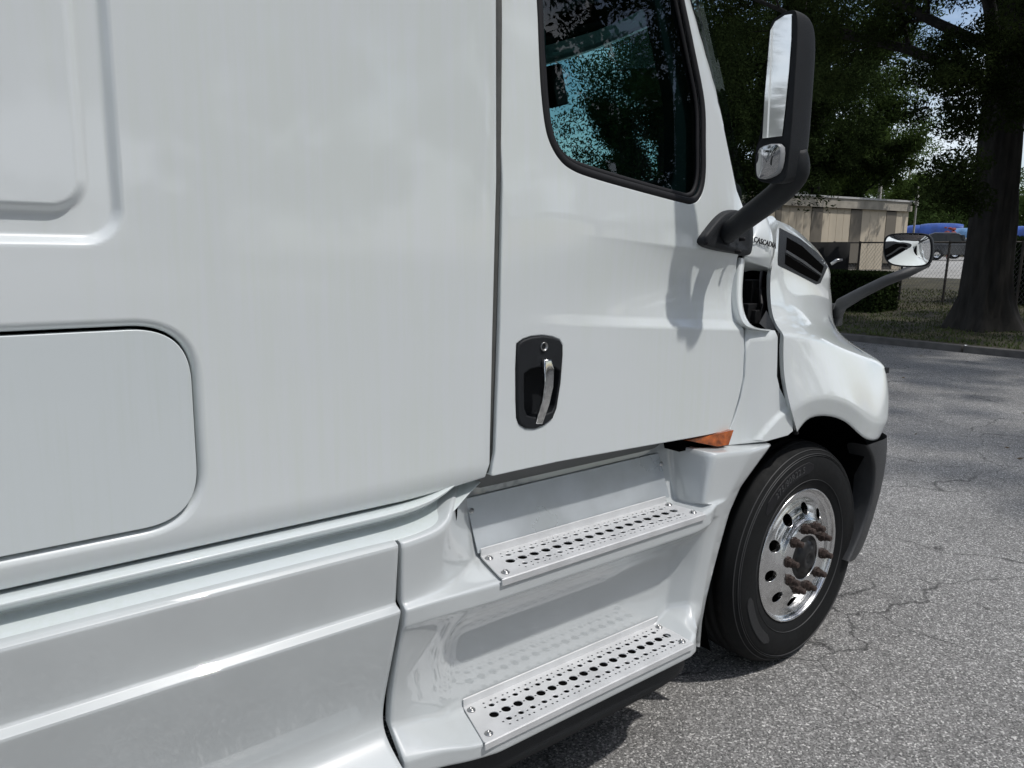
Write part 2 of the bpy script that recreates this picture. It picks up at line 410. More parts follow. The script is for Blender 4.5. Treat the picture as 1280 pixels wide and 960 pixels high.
hop = [SD(*q) for q in ((646.4, 430), (654, 424.5), (664, 421.2), (678, 419.8), (690, 421.5), (699, 425), (702.4, 431), (702.6, 443), (700, 478.5), (695, 510), (690, 523), (680, 531), (668, 535.5), (657, 535), (649, 530), (646, 522), (645.2, 500), (645, 461))]
rec = [SD(*q) for q in ((654, 467), (662, 461), (676, 458.5), (692, 459), (698.5, 464), (696, 485), (693, 505), (689, 514), (678, 519), (667, 521.5), (658, 519), (654.3, 511), (654, 490))]
fine = []
for x in np.arange(1.32, 2.47, .018):
    zb = 1.825+.045*(2.13-x)/.35*.5; zl = 1.585-.05*(x-1.73)/.7; zz_ = [zl+k*.006 for k in range(-3, 10)]+[zb+k*.006 for k in range(-5, 6)]
    fine += [(x, z) for z in zz_]+[(x, z) for z in np.arange(zl+.07, zb-.04, .02)]
def ngd(x, z):
    zb = 1.825+.045*(2.13-x)/.35*.5; zl = 1.585-.05*(x-1.73)/.7
    return x > 1.31 and zl-.025 < z < zb+.035
door = panel('door', dpr, f_dr, PAINT, truck, holes=[wl, [tuple(p) for p in hop]], res=.035, r=.004, rh=.006, depth=.035, fine=fine, nogrid=ngd)
V, F = [], []; tube(V, F, [(1.276, 1.688, 1.19), (1.281, 1.688, 1.4), (1.286, 1.688, 1.6), (1.294, 1.688, 2.0), (1.294, 1.69, 2.4), (1.294, 1.71, 2.9)], .014, 8)
link('door_gasket', mesh('door_gasket', V, F, True), simple('grey_gasket', (.085, .087, .083), .7, noise=.2, nscale=30), door)
# window rubber
def ring_tube(name, loop, f, rad, mat, parent, dy=0, flat=1.0, n=8):
    V, F = [], []; m = len(loop)
    L3 = [Vector((a, f(a, b)+dy, b)) for a, b in loop]
    for i in range(m):
        d = (L3[(i+1) % m]-L3[i-1]).normalized(); yv = Vector((0, 1, 0)); b = d.cross(yv).normalized()
        for k in range(n):
            t = 2*math.pi*k/n; V.append(L3[i]+b*math.cos(t)*rad+yv*math.sin(t)*rad*flat)
    for i in range(m):
        j = (i+1) % m; F += [[i*n+k, i*n+(k+1) % n, j*n+(k+1) % n, j*n+k] for k in range(n)]
    return link(name, mesh(name, V, F, True), mat, parent)
wi, _n = offs(ccw(wl), .009)
ring_tube('window_seal', wi, f_dr, .0125, RUBBER, door, dy=.004, flat=.55)
wi2, _n = offs(ccw(wl), .026)
ring_tube('glass_channel', wi2, f_dr, .010, RUBBER, door, dy=.016, flat=.6)
def f_gl(x, z):
    t = max(0, x-1.55)/.9; k = sm(x, 1.5, 2.35)
    return 1.676+.03*t*t+.016*k+.075*(z-1.9)+.055*(z-1.83)*k
me = mesh('window_pane', [(a, f_gl(a, b), b) for a, b in wi], [list(range(len(wi)))]); link('window_pane', me, GLASS, door)
def inner_frame(a, b): return f_dr(a, b)+.05
panel('door_lining', roundpoly([(1.33, 1.25), (2.36, 1.25), (2.40, 2.0), (2.12, 2.72), (1.33, 2.78)], .03), inner_frame, CLOTH, door, holes=[[(x-.085*sm(x, 1.9, 2.15), z) for x, z in wi2]], res=.1, r=.01, depth=.05)
# handle
fb = lambda a, b: f_dr(a, b)-.006
panel('handle_bezel', hop, fb, BLACKP, door, holes=[rec], res=.02, r=.006, rh=.005, depth=.02, hdepth=.05)
me = mesh('handle_recess', [(a, f_dr(a, b)+.040, b) for a, b in rec], [list(range(len(rec)))]); link('handle_recess', me, BLACKP, door)
g0 = [SD(*q) for q in ((675.2, 448.5), (684.2, 448.5), (686.6, 461), (685.4, 482), (681, 505), (676.6, 530.5), (667.8, 529.5), (672.5, 500), (675, 478))]
panel('handle_grip', g0, lambda a, b: 1.662-.024+.018*abs((b-1.43)/.12)**3*1.0, CHROME, door, res=.01, r=.004, depth=.012)
lc = SD(678, 433)
V, F = [], []; lathe(V, F, [(.0001, .004), (.006, .004), (.0065, .001), (.010, -.003), (.0125, -.0055), (.0135, -.004), (.014, .004)], (lc[0], fb(*lc), lc[1]), 24)
link('door_lock', mesh('door_lock', V, F, True), STEEL, door)
# ---- roof of the cab, pillars, windscreen, interior
def ws_x(z, y): return 2.51-.49*(z-2.05)+.26*(1-((y-MID)/1.13)**2)
secs = []
for k in range(13):
    y = 1.755+(2*(MID-1.755))*k/12
    secs.append([(ws_x(z, y), y, z) for z in (2.0, 2.2, 2.4, 2.6, 2.70)])
loft('windscreen', secs, WGLASS, truck, sub=0)
secs = []
for k in range(13):
    y = 1.735+(2*(MID-1.735))*k/12; e = abs((y-MID)/1.12)**4
    secs.append([(ws_x(2.66, y)+.005, y, 2.66), (ws_x(2.66, y)-.01, y, 2.74), (ws_x(2.66, y)-.07, y, 2.86-.03*e), (2.0, y, 3.0-.06*e), (1.3, y, 3.3-.05*e), (1.2, y, 3.35)])
loft('cab_roof', secs, PAINT, truck, sub=1, thick=.03)
V, F = [], []
tube(V, F, [(2.47, 1.80, 1.98), (2.33, 1.815, 2.34), (2.17, 1.835, 2.66), (2.09, 1.84, 2.80)], .050, 8)
link('windscreen_pillar', mesh('windscreen_pillar', V, F, True), RUBBER, truck)
V, F = [], []
tube(V, F, [(2.50, 2*MID-1.765, 2.0), (2.34, 2*MID-1.78, 2.36), (2.20, 2*MID-1.80, 2.66)], .05, 8)
link('windscreen_pillar', mesh('windscreen_pillar', V, F, True), RUBBER, truck)
V, F = [], []
box(V, F, (1.8, MID, 1.2), (.75, 1.1, .03)); box(V, F, (1.75, MID, 2.90), (.52, 1.09, .02)); box(V, F, (2.50, MID, 1.60), (.05, 1.1, .40))
box(V, F, (2.36, 2.5, 2.76), (.05, .75, .035)); box(V, F, (2.0, MID, 2.83), (.18, 1.06, .055))
link('cab_interior', mesh('cab_interior', V, F), CLOTH, truck)
bevel(boxo('dashboard', (2.40, MID, 2.01), (.16, 1.08, .07), CLOTH, truck), .04)
V, F = [], []; tube(V, F, [(2.18, 1.84, 1.96), (2.185, 1.83, 2.06), (2.22, 1.83, 2.14), (2.27, 1.83, 2.165), (2.36, 1.83, 2.17)], .016, 8)
link('grab_handle', mesh('grab_handle', V, F, True), BLACKP, truck)
boxo('camera_housing', (2.47, 2.80, 2.56), (.04, .05, .09), CLOTH, truck, R=Matrix.Rotation(-.3, 3, 'Y'), bev=.01)
for yy in (2.15, 3.55):
    V, F = [], []; box(V, F, (1.52, yy, 1.62), (.24, .26, .10)); box(V, F, (1.36, yy, 1.95), (.08, .25, .36)); 
    bevel(link('seat', mesh('seat', V, F), CLOTH, truck), .05)
panel('far_door', [(1.3, 1.16), (2.5, 1.16), (2.52, 2.0), (2.12, 2.9), (1.3, 2.95)], lambda x, z: 2*MID-1.70, PAINT, truck, holes=[roundpoly([(1.48, 2.02), (2.24, 1.98), (2.26, 2.1), (2.02, 2.66), (1.46, 2.66)], .06)], res=.3, r=.01)
link('far_window_pane', mesh('far_window_pane', [(1.45, 4.03, 1.95), (2.32, 4.03, 1.95), (2.0, 4.03, 2.7), (1.45, 4.03, 2.7)], [[0, 1, 2, 3]]), GLASS, truck)
# black edge moulding along the pillar in front of the door
V, F = [], []
mpts = [S(u+1.5, v, f_dr)+Vector((.004, .012, 0)) for u, v in ((872, 0), (887, 70), (905, 160), (921, 236), (924, 262))]
tube(V, F, mpts, .004, 6); link('pillar_moulding', mesh('pillar_moulding', V, F, True), RUBBER, truck)
#@@LOWER
# ---- sill trim under the sleeper
xsS = [-2.2, -1, 0, .5, .9]
prof = [(1.74, 1.152), (1.664, 1.150), (1.648, 1.146), (1.646, 1.138), (1.668, 1.122), (1.700, 1.108), (1.690, 1.096), (1.640, 1.088), (1.622, 1.082), (1.66, 1.05)]
secs = [[(x, y, z) for y, z in prof] for x in xsS]
def trimsec(x, dz, dy, sc_=1.0, x2=0): return [(x+x2*j/9, y+dy*min(1, j/5+.2), z+dz+(0 if j < 4 else (1-sc_)*(1.12-z)*1.0)) for j, (y, z) in enumerate(prof)]
secs += [trimsec(1.0, .003, .0), trimsec(1.08, .012, .01), trimsec(1.14, .030, .03, 1.0), trimsec(1.20, .045, .06, .8), trimsec(1.27, .052, .09, .5)]
loft('sill_trim', secs, PAINT_D, truck, sub=3, rows={1: .5, 2: .5, 8: .4})
V, F = [], []
for u in (488, 494):
    pass
# ---- side skirt (rear fairing)
prof = [(1.70, 1.089), (1.614, 1.084), (1.602, 1.079), (1.600, 1.072), (1.618, .920), (1.613, .913), (1.5935, .905), (1.5925, .899), (1.612, .80), (1.652, .62), (1.652, .555), (1.605, .520), (1.55, .495), (1.537, .50), (1.537, .40), (1.57, .36)]
def skx(z): return .932 - (.025 if z < .90 else 0)*min(1, (.90-z)/.3) if z < .90 else .932
secs = []
for x in (-2.2, -1.2, -.2, .4, .8, None, 'in'):
    s_ = []
    for y, z in prof:
        X = x if isinstance(x, float) or isinstance(x, int) else skx(z)
        s_.append((X, y+(.03 if x == 'in' else 0)+(.03*(max(0, .62-z)/.1 if z > .52 else 1)*0), z))
    secs.append(s_)
loft('side_skirt', secs, PLAST, truck, sub=3, rows={1: .6, 2: .8, 3: .6, 4: .9, 5: .5, 6: .9, 7: .7, 9: .2, 12: .6, 13: .6}, cols={5: .9})
# ---- step fairing
def sec(xs_, ys, zs):
    if not isinstance(xs_, (list, tuple)): xs_ = [xs_]*len(zs)
    return [(x, y, z) for x, y, z in zip(xs_, ys, zs)]
gapx = lambda z: skx(z)+.010
Az = [1.09, 1.080, .94, .918, .905, .860, .842, .66, .575, .505, .455, .44]
Ay = [1.68, 1.603, 1.608, 1.604, 1.586, 1.588, 1.602, 1.628, 1.628, 1.560, 1.560, 1.60]
secs = [sec([gapx(z) for z in Az], [y+.03 for y in Ay], Az), sec([gapx(z) for z in Az], Ay, Az)]
secs.append(sec([1.02]*12, [1.69, 1.603, 1.612, 1.606, 1.584, 1.586, 1.602, 1.645, 1.645, 1.55, 1.55, 1.59], [1.093, 1.085, .94, .918, .906, .858, .842, .66, .54, .500, .448, .43]))
secs.append(sec([1.10, 1.09, 1.10, 1.11, 1.08, 1.08, 1.08, 1.10, 1.10, 1.07, 1.07, 1.07], [1.70, 1.610, 1.632, 1.622, 1.582, 1.582, 1.602, 1.665, 1.672, 1.538, 1.538, 1.58], [1.105, 1.095, .94, .916, .907, .856, .842, .66, .50, .492, .443, .42]))
secs.append(sec([1.145, 1.135, 1.19, 1.20, 1.15, 1.15, 1.15, 1.15, 1.15, 1.12, 1.12, 1.12], [1.74, 1.655, 1.690, 1.69, 1.580, 1.580, 1.602, 1.698, 1.699, 1.528, 1.528, 1.57], [1.145, 1.135, .94, .910, .907, .853, .84, .745, .482, .480, .438, .41]))
for X0, X1, X2 in ((1.225, 1.285, 1.20), (1.70, 1.70, 1.62), (2.11, 2.125, 2.04)):
    secs.append(sec([X1, X1, X1, X1, X0, X0, X0, X2, X2, X2, X2, X2], [1.86, 1.82, 1.765, 1.75, 1.580, 1.580, 1.602, 1.699, 1.701, 1.522, 1.522, 1.57], [1.17, 1.165, .93, .902, .905, .850, .838, .75, .476, .476, .430, .40]))
secs.append(sec([2.20, 2.20, 2.205, 2.20, 2.19, 2.19, 2.19, 2.13, 2.105, 2.085, 2.085, 2.085], [1.86, 1.80, 1.765, 1.75, 1.584, 1.584, 1.604, 1.697, 1.697, 1.54, 1.535, 1.58], [1.115, 1.112, .93, .905, .912, .860, .845, .74, .52, .492, .43, .40]))
secs.append(sec([2.255, 2.245, 2.198, 2.195, 2.245, 2.240, 2.225, 2.19, 2.165, 2.145, 2.14, 2.14], [1.70, 1.620, 1.620, 1.618, 1.598, 1.604, 1.616, 1.635, 1.635, 1.580, 1.575, 1.60], [1.108, 1.104, .94, .925, .922, .872, .85, .66, .55, .485, .415, .39]))
secs.append(sec([2.48, 2.47, 2.345, 2.335, 2.325, 2.30, 2.29, 2.240, 2.222, 2.210, 2.203, 2.20], [1.70, 1.617, 1.617, 1.617, 1.617, 1.618, 1.618, 1.622, 1.622, 1.620, 1.618, 1.64], [1.088, 1.084, .945, .93, .915, .865, .845, .66, .54, .46, .39, .37]))
Hx = [2.66, 2.645, 2.465, 2.45, 2.44, 2.405, 2.39, 2.322, 2.28, 2.262, 2.26, 2.26]; Hz = [1.078, 1.073, .945, .93, .915, .865, .845, .66, .53, .44, .365, .34]
Hy = [1.70]+[1.645]*11
secs.append(sec(Hx, Hy, Hz)); secs.append(sec([x+.004 for x in Hx], [y+.05 for y in Hy], Hz))
fair = loft('step_fairing', secs, PLAST, truck, sub=3, rows={1: .75, 3: .35, 4: .75, 5: .6, 7: .35, 8: .9, 9: .8, 10: .8}, cols={1: .9, 4: .0, 5: .55, 7: .45, 8: .9, 9: .95, 10: .95, 11: .9})
# black valance under the step
secs = []
for x, y in ((-2.2, 1.585), (.9, 1.585), (1.1, 1.56), (1.3, 1.548), (1.9, 1.548), (2.06, 1.565), (2.14, 1.60), (2.16, 1.70)):
    secs.append([(x, y+.03, .46), (x, y, .44), (x, y+.01, .33), (x, y+.04, .325), (x, y+.05, .44)])
loft('rubber_valance', secs, BLACKP, truck, sub=2, rows={1: .8, 2: .8, 3: .8})
sp = [W(u, v, 1.672) for u, v in ((562.5, 661), (565.5, 642), (572, 633), (571.5, 645), (569, 658))]
link('drain_slot', mesh('drain_slot', sp+[p+Vector((0, .05, 0)) for p in sp], [[0, 1, 2, 3, 4]]+[[i, (i+1) % 5, 5+(i+1) % 5, 5+i] for i in range(5)]), DARK, truck)
# ---- perforated treads
def tread(name, x0, x1, yf, yb, z, nbig, skew0, skew1, corner):
    """deck with punched holes, front lip and rear upstand"""
    holes = []; L_ = x1-x0; mid = .5*(yf+yb)+.004; wd = yb-yf
    def circ(cx, cy, r, n): return [(cx+r*math.cos(2*math.pi*k/n), cy+r*math.sin(2*math.pi*k/n)) for k in range(n)]
    pitch = (L_-.10)/(nbig-1); xs_ = [x0+.05+pitch*k for k in range(nbig)]
    rims = []
    for i, x in enumerate(xs_): holes.append(circ(x, mid, .0145, 16))
    for i in range(nbig-1):
        xm = (xs_[i]+xs_[i+1])/2
        for s_ in (-1, 1):
            yy = mid+s_*wd*.235; holes.append(circ(xm, yy, .0094, 12)); rims.append((xm, yy, .0094))
            for dx in (-.30, .30): holes.append(circ(xm+dx*pitch, mid+s_*wd*.36, .0040, 6))
    for i, x in enumerate(xs_):
        for s_ in (-1, 1):
            holes.append(circ(x, mid+s_*wd*.235+s_*.002, .0040, 6))
        if i < nbig-1: holes.append(circ((x+xs_[i+1])/2, mid, .0040, 6))
    out_ = [(x0, yb), (x0+skew0, yf), (x1+skew1, yf), (x1, yb)]
    def okh(h):
        c = np.array(h).mean(0); return True
    t = panel(name, roundpoly(out_, [.001, corner, corner, .001], 5), lambda a, b: 0.0, TREAD, truck, holes=holes, res=.1, r=.0015, rh=.0008, depth=.004, hdepth=.003,
              mp=lambda a, b, d: (a, b, z-d))
    # raised rims around the grip holes
    V, F = [], []
    for cx, cy, r in rims: lathe(V, F, [(r*1.4, -.0002), (r*1.2, .0009), (r*1.02, .0009), (r*.98, -.002)], (cx, cy, z), 12, axis='z')
    link('grip_rims', mesh('grip_rims', V, F, True), TREAD, t, kind='stuff')
    # lip and upstand: folded sheet
    V, F = [], []
    prof = [(yf+.0005, z-.001), (yf-.0015, z-.003), (yf-.0018, z-.021), (yf+.003, z-.0225), (yf+.003, z-.003)]
    xs2 = (x0+skew0+.001, x1+skew1-.003)
    for x in xs2: V += [Vector((x, a, b)) for a, b in prof]
    n = len(prof); F += [[k, (k+1) % n, n+(k+1) % n, n+k] for k in range(n)]+[list(range(n)), list(range(2*n-1, n-1, -1))]
    link('front_lip', mesh('front_lip', V, F), TREAD, t)
    V, F = [], []
    prof = [(yb-.001, z-.002), (yb, z+.022), (yb+.003, z+.0235), (yb+.003, z-.004)]
    for x in (x0+.001, x1-.001): V += [Vector((x, a, b)) for a, b in prof]
    n = len(prof); F += [[k, (k+1) % n, n+(k+1) % n, n+k] for k in range(n)]+[list(range(n)), list(range(2*n-1, n-1, -1))]
    link('rear_upstand', mesh('rear_upstand', V, F), TREAD, t)
    # four bolts
    V, F = [], []; lathe(V, F, [(.0125, .0), (.0125, .0018), (.0095, .0022), (.009, .004), (.0075, .0065), (.0035, .0068), (.003, .0035), (.0001, .0035)], (0, 0, 0), 16, axis='z')
    bme = mesh('bolt', V, F, True); bme.materials.append(STEEL)
    for bx_, by_ in ((x0+.022+skew0*.25, yb-.028), (x0+.022+skew0*.75, yf+.028), (x1-.022+skew1*.25, yb-.028), (x1-.03+skew1*.8, yf+.030)):
        b_o = link('bolt', bme, None, t); b_o.location = (bx_, by_, z+.0006); b_o.rotation_euler.z = random.random()*3
    # dark sheet added under the deck as the shade inside the holes
    boxo('hole_shade_sheet', ((x0+x1)/2-.01, (yf+yb)/2+.003, z-.0058), ((x1-x0)/2-.035, wd/2-.006, .0008), DARK, t)
    return t
tread('step_tread', 1.290, 2.128, 1.574, 1.738, .915, 17, -.048, .022, .018)
tread('step_tread', 1.196, 2.062, 1.517, 1.693, .484, 18, -.052, -.016, .014)
# kick plate above the upper tread
kp = [W(581.5, 623, 1.79), W(823, 566, 1.79), W(836.5, 621, 1.745), W(597, 691.5, 1.745)]
zt, zb_ = kp[0].z, kp[3].z
def f_kp(x, z): return 1.742+(z-zb_)/(zt-zb_)*.046
panel('kick_plate', [(kp[0].x, kp[0].z), (kp[1].x, kp[1].z), (kp[2].x, kp[2].z), (kp[3].x, kp[3].z)], f_kp, KICK, truck, res=.1, r=.001, depth=.004)
for u, v in ((589.5, 639), (826.5, 580)):
    p = S(u, v, f_kp); V, F = [], []
    lathe(V, F, [(.0001, -.007), (.004, -.0065), (.006, -.004), (.008, -.0015), (.0095, 0)], (p.x, p.y, p.z), 14); link('screw', mesh('screw', V, F, True), STEEL, truck)
# dark backing behind steps / under door
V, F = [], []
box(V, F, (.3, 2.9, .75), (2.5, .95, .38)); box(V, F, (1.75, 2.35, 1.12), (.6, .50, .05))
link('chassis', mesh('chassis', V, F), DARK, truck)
boxo('door_sill', (1.74, 1.875, 1.125), (.56, .07, .055), simple('shaded_sill', (.20, .205, .205), .6, noise=.1, nscale=5), truck)  # mid-grey colour carries the shade below the door edge
#@@FRONT
# ---- cowl side panel between door and hood gap
def f_cw(x, z):
    y = 1.655+.02*max(0, z-1.40)/.12*0
    y = 1.662+.030*(max(0, min(x, 2.45)-1.55)/.9)**2 - .022*sm(x, 2.45, 2.62)
    if z > 1.50: y += .5*(z-1.50)
    # wheel arch flare: ring around the hub stands proud
    rr = math.hypot(x-3.02, z-.50); y -= .014*sm(-rr, -.76, -.735)
    y += .02*sm(x, 2.52, 2.60)*0
    return y
def SC(u, v): p = S(u, v, f_cw); return (p.x, p.z)
cw = [SC(*q) for q in ((931.5, 408), (955, 411.5), (969, 413), (972.5, 421), (972, 450), (971.5, 470), (975, 485), (985, 505), (990.5, 520), (991.5, 539), (985, 544.5), (958, 552), (914, 556.5), (899, 557.8), (912, 538), (919, 520), (926, 497), (931.3, 470), (932.3, 440))]
fine = []
for t in np.linspace(math.pi*.6, math.pi*1.1, 60):
    for r_ in (.725, .735, .742, .75, .758, .768): fine.append((3.02+r_*math.cos(t), .5+r_*math.sin(t)))
panel('cowl_panel', cw, f_cw, PAINT, truck, res=.03, r=.003, depth=.04, fine=fine)
# rolled edge framing the engine bay opening
edge = [W(931.5, 410, 1.672), W(925, 398, 1.685), W(921.5, 380, 1.70), W(922, 350, 1.72), W(925, 322, 1.735)]
i1 = [W(945, 411, 1.70), W(934, 398, 1.715), W(929, 378, 1.73), W(930, 350, 1.745), W(933, 325, 1.755)]
secs = [[e+Vector((0, .03, 0)), e, e.lerp(q, .5)+Vector((0, -.006, 0)), q, q+Vector((.03, .09, 0))] for e, q in zip(edge, i1)]
e, q = W(962, 413.5, 1.662), W(965, 413, 1.70)
secs.insert(0, [e+Vector((0, .03, -.01)), e, e.lerp(q, .5)+Vector((0, 0, .006)), q+Vector((0, 0, .004)), q+Vector((.0, .10, 0))])
loft('opening_frame', secs, PAINT, truck, sub=2, rows={1: .7})
# amber side lamp under the door
AM = [W(859, 550.5, 1.70), W(917.5, 537.5, 1.665), W(911, 556.5, 1.665), W(897, 558.3, 1.668)]
V = [p for p in AM]+[p+Vector((0, .06, -.004)) for p in AM]; F = [[0, 1, 2, 3], [4, 7, 6, 5], [0, 4, 5, 1], [1, 5, 6, 2], [2, 6, 7, 3], [3, 7, 4, 0]]
bevel(link('side_marker_lamp', mesh('side_marker_lamp', V, F), AMBER, truck), .002)
boxo('lamp_gap', (2.42, 1.85, 1.118), (.24, .12, .02), DARK, truck)
# ---- upper cowl with the badge
bs = [[W(933, 300, 1.79), W(939, 284, 1.775), W(950, 276, 1.775), W(958, 272, 1.79), W(965, 268, 1.90)],
      [W(930, 312, 1.765), W(937, 298, 1.745), W(949, 290, 1.74), W(961, 284, 1.755), W(972, 276, 1.92)],
      [W(928, 320, 1.75), W(935, 308, 1.735), W(948, 306, 1.73), W(966.5, 300, 1.742), W(976, 292, 1.92)],
      [W(927, 325, 1.75), W(932, 320, 1.735), W(946, 322, 1.73), W(965, 321, 1.742), W(974, 318, 1.92)],
      [W(930, 331, 1.78), W(932, 326, 1.75), W(944, 330, 1.745), W(962, 334.5, 1.76), W(970, 336, 1.92)],
      [W(930, 342, 1.92), W(934, 338, 1.86), W(945, 338, 1.85), W(961, 340, 1.86), W(968, 344, 1.95)]]
loft('upper_cowl', bs, PAINT, truck, sub=3, rows={3: .7}, cols={3: .5, 4: .5})
p0, p1 = W(942.8, 299.2, 1.7285), W(969.5, 307.6, 1.7285); pc = (p0+p1)/2; dx_ = (p1-p0)
ang = math.atan2(dx_.z, dx_.x); tw = dx_.length
def Mb(c):
    k = tw/ (0.0278*6.35) if False else 1
    x, z = c.x, c.y; return Vector((pc.x+x*math.cos(ang)-z*math.sin(ang)*.2, pc.y-c.z, pc.z+x*math.sin(ang)+z))
text_mesh('badge_lettering', 'CASCADIA', .0285, .0015, Mb, TXT, truck, shear=.15)
# engine bay seen through the opening
eng = []
V, F = [], []
box(V, F, (2.86, 2.25, 1.40), (.28, .25, .36)); link('engine_bay', mesh('engine_bay', V, F), DARK, truck)
V, F = [], []
for (u0, v0, u1, v1, y) in ((941, 350, 949, 400, 1.86), (950, 360, 956, 398, 1.84), (936, 380, 946, 402, 1.82), (945, 388, 955, 404, 1.80)):
    a, b = W(u0, v0, y), W(u1, v1, y); box(V, F, ((a.x+b.x)/2, y+.02, (a.z+b.z)/2), (abs(b.x-a.x)/2, .02, abs(a.z-b.z)/2))
tube(V, F, [W(952, 340, 1.88), W(950, 360, 1.84), W(952, 380, 1.80), W(949, 402, 1.80)], .008, 6)
bevel(link('bay_components', mesh('bay_components', V, F), ENG, truck), .004)
gr_ = [W(949, 404, 1.73), W(958, 388, 1.75), W(960, 345, 1.80), W(966, 408, 1.74), W(972, 414, 1.72), W(958, 412, 1.71)]
link('bay_flap', mesh('bay_flap', [gr_[0], gr_[1], gr_[3], gr_[4], gr_[5]], [[0, 1, 2, 3, 4]]), BLACKP, truck)
# ---- hood and fender
H = [
 [(996, 541, 1.70), (996.5, 540, 1.652), (989.5, 514, 1.638), (978.5, 470, 1.655), (979.5, 421, 1.668), (978, 415, 1.675), (971, 408, 1.715), (963, 388, 1.765), (962.5, 342, 1.795), (966, 331, 1.80), (969, 300, 1.83), (967, 284, 1.86), (958, 270, 1.93)],
 [(1010, 521, 1.70), (1009.5, 520, 1.645), (1009, 500, 1.625), (1004, 460, 1.652), (1005, 422.5, 1.672), (1003, 417, 1.685), (997, 404, 1.75), (993, 384, 1.82), (992, 352, 1.865), (992, 341, 1.87), (1000, 312, 1.90), (1000, 298, 1.92), (990, 282, 2.02)],
 [(1036, 519, 1.70), (1036, 518.5, 1.645), (1038, 494, 1.625), (1034, 460, 1.655), (1031, 427, 1.69), (1028, 421, 1.71), (1021, 405, 1.85), (1016, 388, 1.91), (1014, 362, 1.935), (1012, 352, 1.94), (1020, 325, 1.965), (1018, 313, 1.985), (1008, 298, 2.09)],
 [(1061, 528, 1.70), (1060.5, 527, 1.65), (1070, 506, 1.63), (1062, 470, 1.68), (1055, 437, 1.73), (1050, 430, 1.77), (1038, 408, 1.95), (1031, 390, 1.985), (1029, 372, 2.0), (1027, 358, 2.0), (1035, 339, 2.02), (1034, 328, 2.03), (1024, 314, 2.15)],
 [(1080, 553, 1.70), (1080, 552, 1.655), (1090, 530, 1.64), (1092, 490, 1.72), (1086, 449, 1.80), (1081, 440, 1.86), (1047, 413, 2.08), (1042, 394, 2.07), (1040, 380, 2.07), (1038, 366, 2.06), (1042, 350, 2.09), (1041, 342, 2.10), (1034, 330, 2.22)],
]
secs = [[W(*q) for q in s_] for s_ in H]
s5 = [W(1101, 552, 1.74), W(1104, 551, 1.67), W(1117, 528, 1.68), W(1121, 492, 1.73), W(1119, 466, 1.77), W(1113, 452, 1.82)]
s5 += [Vector((4.03, 2.20, 1.34)), Vector((4.02, 2.19, 1.50)), Vector((4.00, 2.185, 1.60)), Vector((3.97, 2.18, 1.66)), Vector((3.90, 2.20, 1.72)), Vector((3.86, 2.22, 1.745)), Vector((3.72, 2.32, 1.84))]
s6 = [Vector(q) for q in ((3.86, 1.86, .93), (3.88, 1.82, .94), (3.93, 1.84, 1.03), (3.94, 1.87, 1.15), (3.97, 1.97, 1.26), (3.98, 2.02, 1.31), (4.10, 2.35, 1.33), (4.10, 2.36, 1.48), (4.09, 2.37, 1.58), (4.06, 2.38, 1.66), (3.99, 2.40, 1.73), (3.94, 2.42, 1.77), (3.74, 2.5, 1.87))]
s7 = [Vector(q) for q in ((4.0, 2.2, .93), (4.02, 2.2, .94), (4.06, 2.2, 1.03), (4.08, 2.2, 1.15), (4.09, 2.25, 1.26), (4.09, 2.3, 1.31), (4.14, 2.55, 1.44), (4.15, 2.55, 1.51), (4.14, 2.55, 1.58), (4.11, 2.56, 1.67), (4.03, 2.57, 1.75), (3.97, 2.58, 1.79), (3.76, 2.62, 1.89))]
s8 = [Vector((q.x+.02, MID, q.z+.005)) for q in s7]
secs += [s5, s6, s7, s8]
def silh(p): return p
hood = loft('hood', secs, PAINT, truck, sub=3, rows={1: .9, 2: .75, 4: .6, 9: .12, 11: .2, 12: .2}, cols={0: .9})
V = [s_[12] for s_ in secs[:8]]
top = [[Vector(p) for p in (s_[12], s_[12].lerp(Vector((s_[12].x-.02, MID, s_[12].z+.10)), .5), Vector((s_[12].x-.02, MID, s_[12].z+.08)))] for s_ in secs]
loft('hood_top', top, PAINT, truck, sub=2)
# far half of the nose, mirrored
def mir(me):
    m2 = me.copy(); 
    for v in m2.vertices: v.co.y = 2*MID-v.co.y
    m2.flip_normals(); return m2
for nm_, src in (('far_hood', hood),):
    o = link(nm_, mir(src.data), None, truck)
    m = o.modifiers.new('sub', 'SUBSURF'); m.levels = 2; m.render_levels = 2
secsT = [[Vector((p.x, 2*MID-p.y, p.z)) for p in s_] for s_ in top]; loft('far_hood_top', secsT, PAINT, truck, sub=2)
# inner lip of the hood gap
gp = [s_ for s_ in secs[0]]
gl = [[p+Vector((.002, .002, 0)), p+Vector((.012, .025, 0))] for p in gp[1:]]
loft('hood_edge', gl, PAINT, truck, sub=2)
# black gap filler
V, F = [], []
gq = [W(u, v, 1.70) for u, v in ((972, 416), (973, 440), (973, 470), (980, 495), (992, 518), (995, 542))]
tube(V, F, gq, .012, 6); link('gap_seal', mesh('gap_seal', V, F, True), RUBBER, truck)
